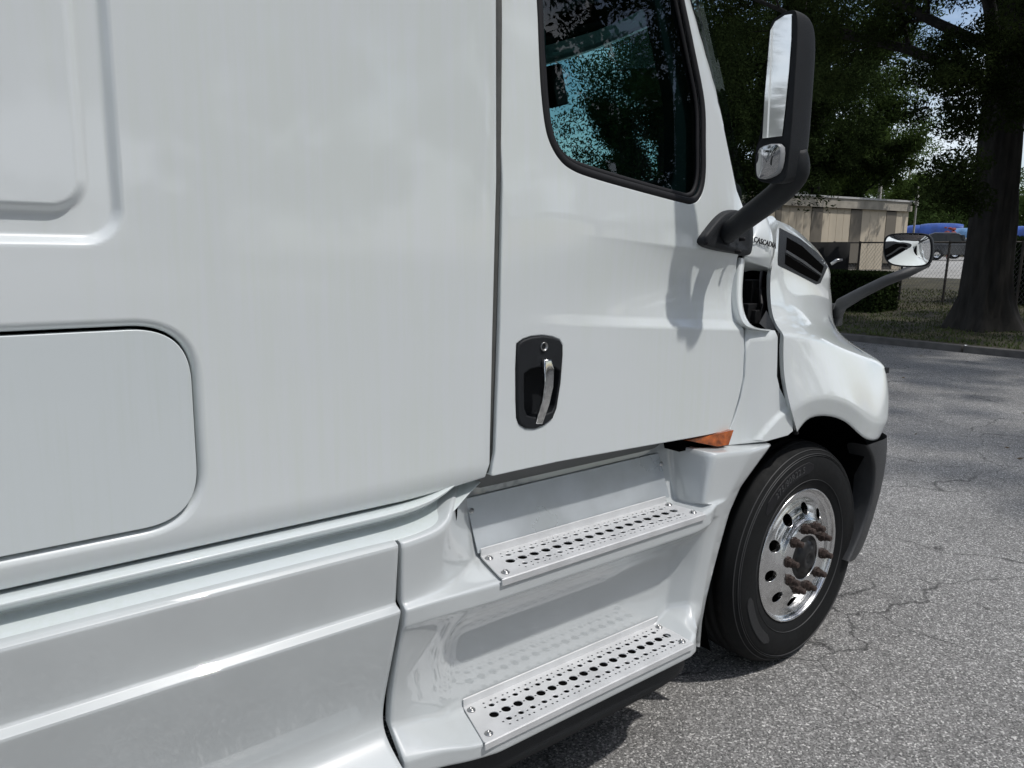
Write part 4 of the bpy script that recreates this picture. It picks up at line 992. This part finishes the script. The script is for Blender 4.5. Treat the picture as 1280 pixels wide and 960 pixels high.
def leaves(centres, radii, count, size, rng, flat=.75):
    """leaf faces scattered round cluster centres, pointed ovals folded on random planes"""
    ci = rng.integers(0, len(centres), count); c = centres[ci]; r = radii[ci]
    d = rng.normal(size=(count, 3)); d /= np.linalg.norm(d, axis=1)[:, None]; rad = rng.random(count)**.55
    p = c+d*(r*rad)[:, None]*np.array([1, 1, flat])
    a = rng.normal(size=(count, 3)); a /= np.linalg.norm(a, axis=1)[:, None]
    b = np.cross(a, rng.normal(size=(count, 3))); b /= np.linalg.norm(b, axis=1)[:, None]
    s = size*(.6+.8*rng.random(count)); L_ = a*s[:, None]; Wd = b*(s*.34)[:, None]
    V = np.stack([p-L_*.5, p+Wd*.5, p+L_*.5, p-Wd*.5], 1); return V
def tree(name, label, base, height, crown_r, crown_z0, leaf, nleaf, lsize, trunk_r, seed, centre=None, group=None, gaps=.0, limbs=9, ncl=260, squash=1.0, clr=(.45, 1.0), cat='tree', lz=.75, extra=None):
    rng = np.random.default_rng(seed); rnd = random.Random(seed); t = thing(name, label, cat, base, group)
    bx, by, bz = 0, 0, 0; cz = (crown_z0+height)/2; ch = (height-crown_z0)/2
    V, F = [], []
    # flared trunk
    P = []; R_ = []
    for k in range(15):
        s_ = (k/14)**1.6; z = s_*height*.62; P.append((math.sin(s_*3+seed)*.12*trunk_r*2, math.cos(s_*2.3+seed)*.1*trunk_r*2, z-.05)); R_.append(trunk_r*(1-.45*s_)*(1+.65*math.exp(-z/(trunk_r*.7))))
    tn = 60 if trunk_r > .45 else 18; tube(V, F, P, R_, tn)
    if tn == 60:
        for i, v in enumerate(V):
            a = (i % tn)/tn*6.2832; q = 1+.035*math.sin(a*13+v.z*1.1)+.03*math.sin(a*21-v.z*2.3)+.02*math.sin(a*5+v.z*.7)+rnd.uniform(-.02, .02); v.x *= q; v.y *= q
    # root flare irregularity
    for i in range(tn*3):
        v = V[i]; a = math.atan2(v.y, v.x); v.x *= 1+.16*math.sin(a*5+seed); v.y *= 1+.16*math.sin(a*5+seed)
    cl = []; rr = []
    for k in range(limbs):
        z0 = crown_z0*lz+(height*.55-crown_z0*lz)*k/limbs; a = k*2.4+seed; q = Vector((0, 0, z0)); pts = [q]; L_ = crown_r*(.75+.3*rnd.random())*(1-.35*k/limbs)
        d = Vector((math.cos(a), math.sin(a), .55+.6*k/limbs)).normalized(); seg = 7; rads = [trunk_r*.30*(1-.4*k/limbs)]
        for j in range(seg):
            d = (d+Vector((rnd.uniform(-.28, .28), rnd.uniform(-.28, .28), rnd.uniform(-.16, .2)))).normalized(); q = q+d*L_/seg; pts.append(q.copy()); rads.append(rads[0]*(1-(j+1)/seg*.85))
            if j >= 1:
                for _ in range(3):
                    dd = (d+Vector((rnd.uniform(-1, 1), rnd.uniform(-1, 1), rnd.uniform(-.5, .7)))).normalized(); l2 = L_*.28*rnd.uniform(.5, 1.1)
                    e = q+dd*l2*.5+Vector((0, 0, rnd.uniform(-.1, .2))); e2 = e+(dd+Vector((rnd.uniform(-.5, .5), rnd.uniform(-.5, .5), -.2))).normalized()*l2*.5
                    tube(V, F, [q, e, e2], [rads[-1]*.5, rads[-1]*.3, .006], 5, False)
                    cl += [tuple(e), tuple(e2)]; rr += [.5, .45]
        tube(V, F, pts, rads, 8, False)
    tr = link('trunk', mesh('trunk', V, F, True), BARK, t)
    # crown clusters through the volume, thinned by noise-like rejection
    n = 0; off = centre or (0, 0)
    while n < ncl:
        d = rng.normal(size=3); d /= np.linalg.norm(d); rad = rng.random()**.38
        p = np.array([off[0]+d[0]*crown_r*rad, off[1]+d[1]*crown_r*rad, cz+d[2]*ch*rad*squash])
        g = math.sin(p[0]*1.1+seed)*math.sin(p[1]*1.3+seed*2)*math.sin(p[2]*1.5+seed*3)
        if g < -1+gaps*1.6: continue
        cl.append(tuple(p)); rr.append(rnd.uniform(*clr)); n += 1
    if extra: cl += [tuple(Vector(e)-Vector(base)) for e in extra]*2; rr += [.5]*len(extra)*2
    V = leaves(np.array(cl), np.array(rr), nleaf, lsize, rng)
    link('crown', fastmesh('crown', V, 4), leaf, t)
    return t
def gpt(u, dist):
    d = ray(u, 330); h = math.hypot(d.x, d.y); return d.x/h*dist, d.y/h*dist
x, y = gpt(1230, 20.0)
def up(u, v, dist):
    d = ray(u, v); k = dist/math.hypot(d.x, d.y); return (d.x*k, d.y*k, CH+d.z*k)
EXT = [up(u, v, random.uniform(16.5, 19)) for u, v in ((1192, 60), (1205, 85), (1198, 110), (1207, 130), (1212, 160), (1196, 150), (1180, 90), (1176, 60), (1180, 215), (1195, 230), (1205, 205), (1172, 240), (1210, 250), (1262, 60), (1250, 110), (1240, 40), (1222, 90), (1270, 140))]
tree('oak_tree', 'huge dark oak with a thick flared trunk standing on the grass bank behind the kerb', (x, y, hz(x)-.05), 15, 9.5, 3.6, LEAF_OAK, 430000, .10, .50, 3, centre=(-2.7, -4.0), gaps=.5, limbs=15, ncl=520, clr=(.35, .85), lz=1.25, extra=EXT)
TR = [
 # u, dist, height, r, z0, leaf, n, size, trunk, label
 (822, 25, 11.5, 3.3, 1.8, LEAF_D, 150000, .12, .25, 'dark leafy tree seen through the cab windows, furthest left of those in view'),
 (905, 30, 14, 5.0, 2.2, LEAF_D, 90000, .15, .3, 'tall dark tree rising directly behind the windscreen pillar of the truck'),
 (940, 34, 15, 5.5, 2.5, LEAF_D, 90000, .16, .3, 'tall dark tree behind the left end of the beige building, between pillar and door mirror'),
 (1012, 37, 15, 5.0, 2.5, LEAF_M, 80000, .17, .3, 'mid green tree behind the beige building roof, just right of the tall door mirror'),
 (1062, 44, 10.6, 3.6, 2.5, LEAF_L, 60000, .17, .25, 'light yellow green tree standing behind the right half of the beige building'),
]
for i, (u, d, h, r, z0, lf, nl, ls, tr_, lab) in enumerate(TR):
    x, y = gpt(u, d); tree('leafy_tree', lab, (x, y, hz(x)-.1), h, r, z0, lf, nl, ls, tr_, 20+i, gaps=.25, limbs=7, ncl=150, clr=(.6, 1.3))
# trees on the viewer's side of the lot, only ever seen reflected in the glass and paint
for i, (x, y, h) in enumerate(((-30, -7.2, 20), (-10, -22, 23), (8, -22, 24), (26, -20, 24), (44, -21, 25))):
    tree('lot_edge_tree', 'broad tree across the lot behind the viewpoint, %s counted from the rear of the truck' % ('first second third fourth fifth'.split()[i]), (x, y, 0), h, 11.0, 1.0, LEAF_D, 85000 if i else 170000, .42 if i else .17, .4, 50+i, gaps=.1, limbs=5, ncl=170, clr=(1.1, 1.9))
# far tree belt behind the lot
cs, rs_ = [], []
for k in range(260):
    u = random.uniform(1085, 1330); d = random.uniform(95, 125); x, y = gpt(u, d); zt_ = 1.7+random.uniform(1, 8.2 if u < 1215 else 9)
    cs.append((x, y, zt_)); rs_.append(random.uniform(1.2, 2.4))
V = leaves(np.array(cs), np.array(rs_), 90000, .42, RNG)
link('far_woods', fastmesh('far_woods', V, 4), LEAF_M, kind='stuff', label='low belt of green woods beyond the vehicle lot')
# ---- hedges
def hedge(label, c, s, ang, n, name='hedge'):
    rng = np.random.default_rng(5+int(c[0]*10)); P = (rng.random((n, 3))*2-1); 
    k = rng.integers(0, 3, n); P[np.arange(n), k] = np.sign(P[np.arange(n), k])*(.86+.2*rng.random(n))
    P = P*np.array(s); R_ = np.array(Matrix.Rotation(ang, 3, 'Z')); p = P @ R_.T + np.array(c)
    a = rng.normal(size=(n, 3)); a /= np.linalg.norm(a, axis=1)[:, None]; b = np.cross(a, rng.normal(size=(n, 3))); b /= np.linalg.norm(b, axis=1)[:, None]
    L_ = a*.05; Wd = b*.028; V = np.stack([p-L_, p+Wd, p+L_, p-Wd], 1)
    t = thing(name, label, 'hedge', (c[0], c[1], c[2]-s[2])); o = link('foliage', fastmesh('foliage', V, 4), LEAF_D); place(o, t)
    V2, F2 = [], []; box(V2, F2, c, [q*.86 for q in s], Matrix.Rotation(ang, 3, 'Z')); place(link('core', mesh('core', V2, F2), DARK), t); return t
x, y = gpt(1062, 23.5); hedge('clipped dark hedge in front of the chain link fence, left of the hood mirror', (x, y, hz(x)+.50), (.6, 1.1, .52), .0, 14000)
x, y = gpt(1279, 27); hedge('dark hedge beyond the fence, right of the oak trunk', (x, y, hz(x)+.85), (1.0, .9, .95), .0, 14000)
# ---- mobile building
A_, B_ = G(935, 240, 4.0), G(1137, 252, 4.0)
d_ = (B_-A_); d_.z = 0; d_.normalize(); A0 = B_-d_*16; nrm = Vector((d_.y, -d_.x, 0))      # towards the camera
if nrm.dot(Vector((0, 0, 0))-B_) < 0: nrm = -nrm
bl = thing('mobile_office', 'long beige flat roofed mobile office with narrow windows behind the fence', 'building', (B_.x, B_.y, .9))
SID = simple('beige_siding', (.58, .51, .40), .8, noise=.18, nscale=1.2, stretch=(1, 1, .3)); TRIM = simple('weathered_trim', (.42, .39, .33), .8, noise=.3, nscale=3); ROOFM = simple('metal_roof', (.55, .55, .54), .5); FRM = simple('brown_frame', (.17, .15, .12), .7)
BLIND = simple('drawn_blind', (.30, .31, .30), .3)
SKT = simple('dark_skirting', (.06, .055, .05), .9)
def bb(name, s0, s1, dn0, dn1, z0, z1, mat, par=bl):
    """box along wall: s metres left from right corner, dn outwards"""
    c = B_-d_*(s0+s1)/2+nrm*(dn0+dn1)/2; V, F = [], []; box(V, F, (c.x, c.y, (z0+z1)/2), (abs(s1-s0)/2, abs(dn1-dn0)/2, (z1-z0)/2), Matrix.Rotation(math.atan2(d_.y, d_.x), 3, 'Z'))
    o = link(name, mesh(name, V, F), mat); return place(o, bl) if par is bl else place2(o, par)
def place2(o, par): o.parent = par; o.matrix_parent_inverse = Matrix.Translation(bl.location).inverted(); return o
bb('roof', -.12, 16, -3.6, .14, 3.96, 4.03, ROOFM); bb('fascia', -.08, 16, -3.5, .10, 3.60, 3.955, TRIM)
def s_at(u):  # distance from right corner where the view column u meets the wall plane
    dd = ray(u, 280); k = (B_-Vector((0, 0, CH))).dot(nrm)/dd.dot(nrm); p = Vector((0, 0, CH))+dd*k; return (B_-p).dot(d_)
wins = [(1013.5, 1027.5), (1062.5, 1076.5), (1107, 1119.5), (968, 976)]
edges = [-.02]
for u0, u1 in ((1107, 1119.5), (1062.5, 1076.5), (1013.5, 1027.5), (968, 976), (925, 935)): edges += [s_at(u1), s_at(u0)]
edges.append(16)
# siding panels between window bays, vertical boards
for i in range(0, len(edges)-1, 2):
    s0, s1 = edges[i], edges[i+1]; nbd = max(1, round((s1-s0)/.42)); w_ = (s1-s0)/nbd
    for k in range(nbd): bb('siding_board', s0+k*w_+.006, s0+(k+1)*w_-.006, -.05, 0, 1.25, 3.595, SID)
bb('wall', .03, 15.97, -3.4, -.052, .7, 3.59, SKT)
for i in range(1, len(edges)-1, 2):
    s0, s1 = edges[i], edges[i+1]
    fr_ = bb('window_frame', s0, s1, -.05, .015, 1.5, 3.55, FRM)
    for z0, z1, mt in ((2.72, 3.42, BLIND if i != 1 else BGLASS), (2.06, 2.64, BGLASS)):
        place2_o = bb('window_pane', s0+.08, s1-.08, .012, .022, z0, z1, mt, fr_)
    bb('window_sill', s0+.05, s1-.05, .012, .03, 2.64, 2.70, simple('pale_sill', (.5, .5, .47), .6), fr_)
bb('base_skirting', 0, 16, -.04, .03, .6, 1.24, TRIM)
# ---- poles
def pole(label, u, dist, z1, r, mat):
    x, y = gpt(u, dist); z0 = hz(x); V, F = [], []; tube(V, F, [(0, 0, -.2), (0, 0, z1)], [r, r*.8], 10); box(V, F, (0, 0, z1-.5), (.06, .06, .25))
    t = link('utility_pole', mesh('utility_pole', V, F), mat); t.location = (x, y, z0); return tag(t, label, 'pole')
PG = simple('pole_grey', (.42, .41, .38), .7, noise=.2, nscale=3)
pole('pale grey pole rising behind the roof of the beige building', 1091.5, 40, 5.4, .10, PG)
pole('grey pipe pole at the right end of the beige building', 1138, 36, 3.7, .045, PG)
pole('thin dark pole far behind, between the pale pole and the oak', 1126, 70, 8.5, .09, FRM)
# ---- chain link fence
WIRE = simple('galvanised_wire', (.16, .16, .155), .5, metal=.4); POSTM = simple('rusty_post', (.055, .048, .042), .7, noise=.3)
def fence_line(u0, d0, u1, d1):
    x0, y0 = gpt(u0, d0); x1, y1 = gpt(u1, d1); return Vector((x0, y0, 0)), Vector((x1, y1, 0))
F0, F1 = fence_line(1035, 27, 1330, 25.5); FD = (F1-F0); FL = FD.length; FD.normalize(); FH = 1.75
fence = thing('chain_link_fence', 'chain link fence with dark posts along the back of the grass bank', 'fence', (F0.x, F0.y, hz(F0.x)))
def fz(p): return hz(p.x)
def col_s(u):
    a = ray(u, 340); den = FD.x*a.y-FD.y*a.x; return (a.x*F0.y-a.y*F0.x)/den if abs(den) > 1e-9 else 0
post_u = [1040, 1072, 1127, 1182, 1230, 1275, 1318]; SP = sorted(col_s(u) for u in post_u)
V, F = [], []; tube(V, F, [(0, 0, -.05), (0, 0, FH+.04)], .035, 8); pmx = mesh('post', V, F); pmx.materials.append(POSTM)
for s_ in SP:
    p = F0+FD*s_; o = link('post', pmx, None, fence); o.location = (p.x-F0.x, p.y-F0.y, fz(p)-hz(F0.x))
    if s_ == SP[3]: o.rotation_euler = (0, .05, 0)
V, F = [], []
for a, b in zip(SP, SP[1:]):
    p, q = F0+FD*a, F0+FD*b; tube(V, F, [(p.x, p.y, fz(p)+FH), (q.x, q.y, fz(q)+FH)], .024, 6)
place(link('top_rail', mesh('top_rail', V, F, True), POSTM), fence)
V, F = [], []; st = .095; s_ = SP[0]
while s_ < SP[-1]:
    for sg in (1, -1):
        # a wire from bottom to top, leaning
        a, b = s_, s_+sg*FH*.62
        lo, hi = 0, 1
        if b > SP[-1]: hi = (SP[-1]-a)/(b-a)
        if b < SP[0]: hi = (a-SP[0])/(a-b)
        p, q = F0+FD*a, F0+FD*(a+(b-a)*hi); st_ = len(V)
        for P_, z in ((p, fz(p)+.03), (q, fz(q)+.03+(FH-.03)*hi)):
            for k in range(3):
                t = 2.094*k; V.append(Vector((P_.x+.0042*math.cos(t), P_.y+.0042*math.sin(t)*.3, z+.0042*math.sin(t))))
        F += [[st_+k, st_+(k+1) % 3, st_+3+(k+1) % 3, st_+3+k] for k in range(3)]
    s_ += st
place(link('wire_mesh', mesh('wire_mesh', V, F), WIRE), fence)['kind'] = 'stuff'
# dark privacy screen on the left of the fence
sL, sR = col_s(930), col_s(1061)
p, q = F0+FD*sL, F0+FD*sR; n_ = Vector((-FD.y, FD.x, 0)); off = n_*.06 if n_.dot(-F0) > 0 else -n_*.06
scr = [(p+off), (q+off)]
V = []; F = []; nseg = 24
for k in range(nseg+1):
    P_ = scr[0].lerp(scr[1], k/nseg); wv = .012*math.sin(k*1.9); 
    for z in (0, .9, FH+.02): V.append((P_.x+wv, P_.y+wv, fz(P_)+z))
for k in range(nseg):
    for j in range(2): F.append([3*k+j, 3*k+3+j, 3*k+4+j, 3*k+1+j])
o = link('privacy_screen', mesh('privacy_screen', V, F, True), simple('black_mesh_fabric', (.012, .012, .013), .9)); m = o.modifiers.new('s', 'SOLIDIFY'); m.thickness = .01
tag(o, 'black fabric privacy screen standing in front of the beige building', 'screen')
# ---- parked vehicles far away
def prism(V, F, prof, y0, y1, o=(0, 0, 0)):
    n = len(prof); st = len(V)
    for y in (y0, y1): V += [Vector((o[0]+a, o[1]+y, o[2]+b)) for a, b in prof]
    F += [list(range(st, st+n)), list(range(st+2*n-1, st+n-1, -1))]+[[st+i, st+n+i, st+n+(i+1) % n, st+(i+1) % n] for i in range(n)]
def car(label, u, dist, col, L_=4.7, Hh=1.78, suv=True, group=None, cat='car', name='parked_car'):
    x, y = gpt(u, dist); t = thing(name, label, cat, (x, y, hz(x)), group); view = math.atan2(y, x)
    t.rotation_euler.z = view-math.pi/2+.12
    pm_ = simple('car_paint', col, .25, coat=1); h = L_/2
    V, F = [], []; prism(V, F, [(-h, .35), (-h-.02, .75), (-h+.08, 1.0), (-h+.35, 1.08), (h-1.25, 1.08), (h-.15, .98), (h, .75), (h-.02, .35)], -.92, .92)
    bevel(link('body', mesh('body', V, F), pm_, t), .06)
    V, F = [], []; prism(V, F, [(-h+.12, 1.06), (-h+.35, Hh-.10), (-h+.6, Hh), (h-2.1, Hh), (h-1.85, Hh-.05), (h-1.15, 1.06)], -.80, .80)
    bevel(link('roof', mesh('roof', V, F), pm_, t), .06)
    for a0, a1, b0, b1 in ((-h+.42, -h+1.25, -h+.55, -h+1.25), (-h+1.35, -h+2.25, -h+1.35, -h+2.25), (-h+2.35, h-1.38, -h+2.35, h-1.88)):
        for sd in (-1, 1):
            V, F = [], []; prism(V, F, [(a0, 1.12), (b0, Hh-.16), (b1, Hh-.16), (a1, 1.12)], sd*.79, sd*.815); link('window', mesh('window', V, F), BGLASS, t)
    for sx in (-h+.85, h-.9):
        for sd in (-1, 1):
            wo = bpy.data.objects.new('wheel', None); COL.objects.link(wo); wo.parent = t; wo.location = (sx, sd*.80, .36)
            V, F = [], []; lathe(V, F, [(.21, -.14), (.33, -.14), (.36, -.10), (.36, .10), (.33, .14), (.21, .14)], (0, 0, 0), 24); link('tyre', mesh('tyre', V, F, True), TYRE, wo)
            V, F = [], []; lathe(V, F, [(.0001, sd*.10), (.08, sd*.135), (.20, sd*.11), (.225, sd*.13)], (0, 0, 0), 20); link('rim', mesh('rim', V, F, True), ALU, wo)
    for sd in (-.7, .7):
        boxo('headlight', (h-.05, sd, .82), (.05, .16, .08), simple('lamp_glass', (.6, .6, .6), .1), t); boxo('tail_light', (-h+.03, sd, .85), (.04, .12, .14), simple('red_lens', (.3, .01, .01), .2), t)
    return t
suv = car('dark grey vehicle parked side on in the lot, left of the oak trunk', 1191, 60, (.05, .053, .058), 3.9, 1.8, name='parked_suv')
x, y = gpt(1183, 64)
V, F = [], []
for k in range(14):
    a = random.uniform(-.8, .8); r_ = random.uniform(.1, .2); lathe(V, F, [(.001, -r_*.6), (r_*.8, -r_*.3), (r_, 0), (r_*.7, r_*.4), (.001, r_*.6)], (a, random.uniform(-.3, .3), 2.0+random.uniform(-.25, .25)), 9, axis='z')
box(V, F, (0, 0, .9), (.05, .05, .9)); 
o = link('red_bush', mesh('red_bush', V, F, True), simple('red_flowers', (.22, .04, .04), .8, noise=.5, nscale=5)); o.location = (x, y, hz(x)); tag(o, 'small red topped bush showing just above the dark parked vehicle', 'bush')
car('silver car partly hidden behind the oak trunk', 1217, 66, (.45, .47, .48), 4.4, 1.5)
BLUE = simple('blue_tarpaulin', (.02, .07, .30), .35, noise=.4, nscale=1.5); BLUE2 = simple('pale_blue_tarpaulin', (.10, .22, .40), .35, noise=.4, nscale=1.5)
def tarp(label, u, dist, w_, h_, mat, sk=0):
    x, y = gpt(u, dist); t = thing('covered_trailer', label, 'trailer', (x, y, hz(x)), 'covered trailers at the back of the lot'); t.rotation_euler.z = math.atan2(y, x)-math.pi/2
    secs = []
    for k in range(7):
        s_ = -1+2*k/6; e = 1-.06*abs(s_)**4
        secs.append([(s_*w_/2, -1.1, 1.0), (s_*w_/2*.99, -1.08, 1.0+(h_-1.0)*.75*e), (s_*w_/2*.98, -.8, 1.0+(h_-1.0)*.96*e), (s_*w_/2*.98, 0, 1.0+(h_-1.0)*e+sk*s_), (s_*w_/2*.98, .8, 1.0+(h_-1.0)*.96*e), (s_*w_/2, 1.1, 1.0)])
    loft('cover', secs, mat, t, sub=1, thick=.02, rows={1: .6, 4: .6}); boxo('bed', (0, 0, .85), (w_/2-.05, 1.0, .2), SKT, t)
    for sx in (-.8, 0.1):
        for sd in (-1, 1):
            V, F = [], []; lathe(V, F, [(.001, -.1), (.4, -.1), (.42, .1), (.001, .1)], (sx, sd*1.05, .42), 16); link('wheel', mesh('wheel', V, F), TYRE, t)
    return t
tarp('trailer under a deep blue cover, at the right end of the beige building', 1143, 84, 2.0, 3.0, BLUE)
tarp('longest trailer under a bright blue arched cover, above the dark parked vehicle', 1172, 82, 3.6, 3.1, BLUE)
tarp('trailer under a pale blue cover, left edge of the oak trunk', 1206, 80, 2.6, 2.6, BLUE2)
tarp('trailer under a dark blue cover, to the right of the oak trunk', 1283, 82, 4.0, 2.8, BLUE)
# low far house roof glimpsed over the woods
x, y = gpt(1180, 130); t = thing('far_house', 'pale house roof glimpsed through leaves above the woods left of the oak trunk', 'house', (x, y, 1.7)); t.rotation_euler.z = math.atan2(y, x)-math.pi/2
boxo('wall', (0, 0, 3.9), (5, 3, 3.9), SID, t); V, F = [], []; prism(V, F, [(-5.5, 7.8), (0, 9.9), (5.5, 7.8)], -3.3, 3.3); link('roof', mesh('roof', V, F), simple('pale_shingles', (.5, .47, .45), .8), t)
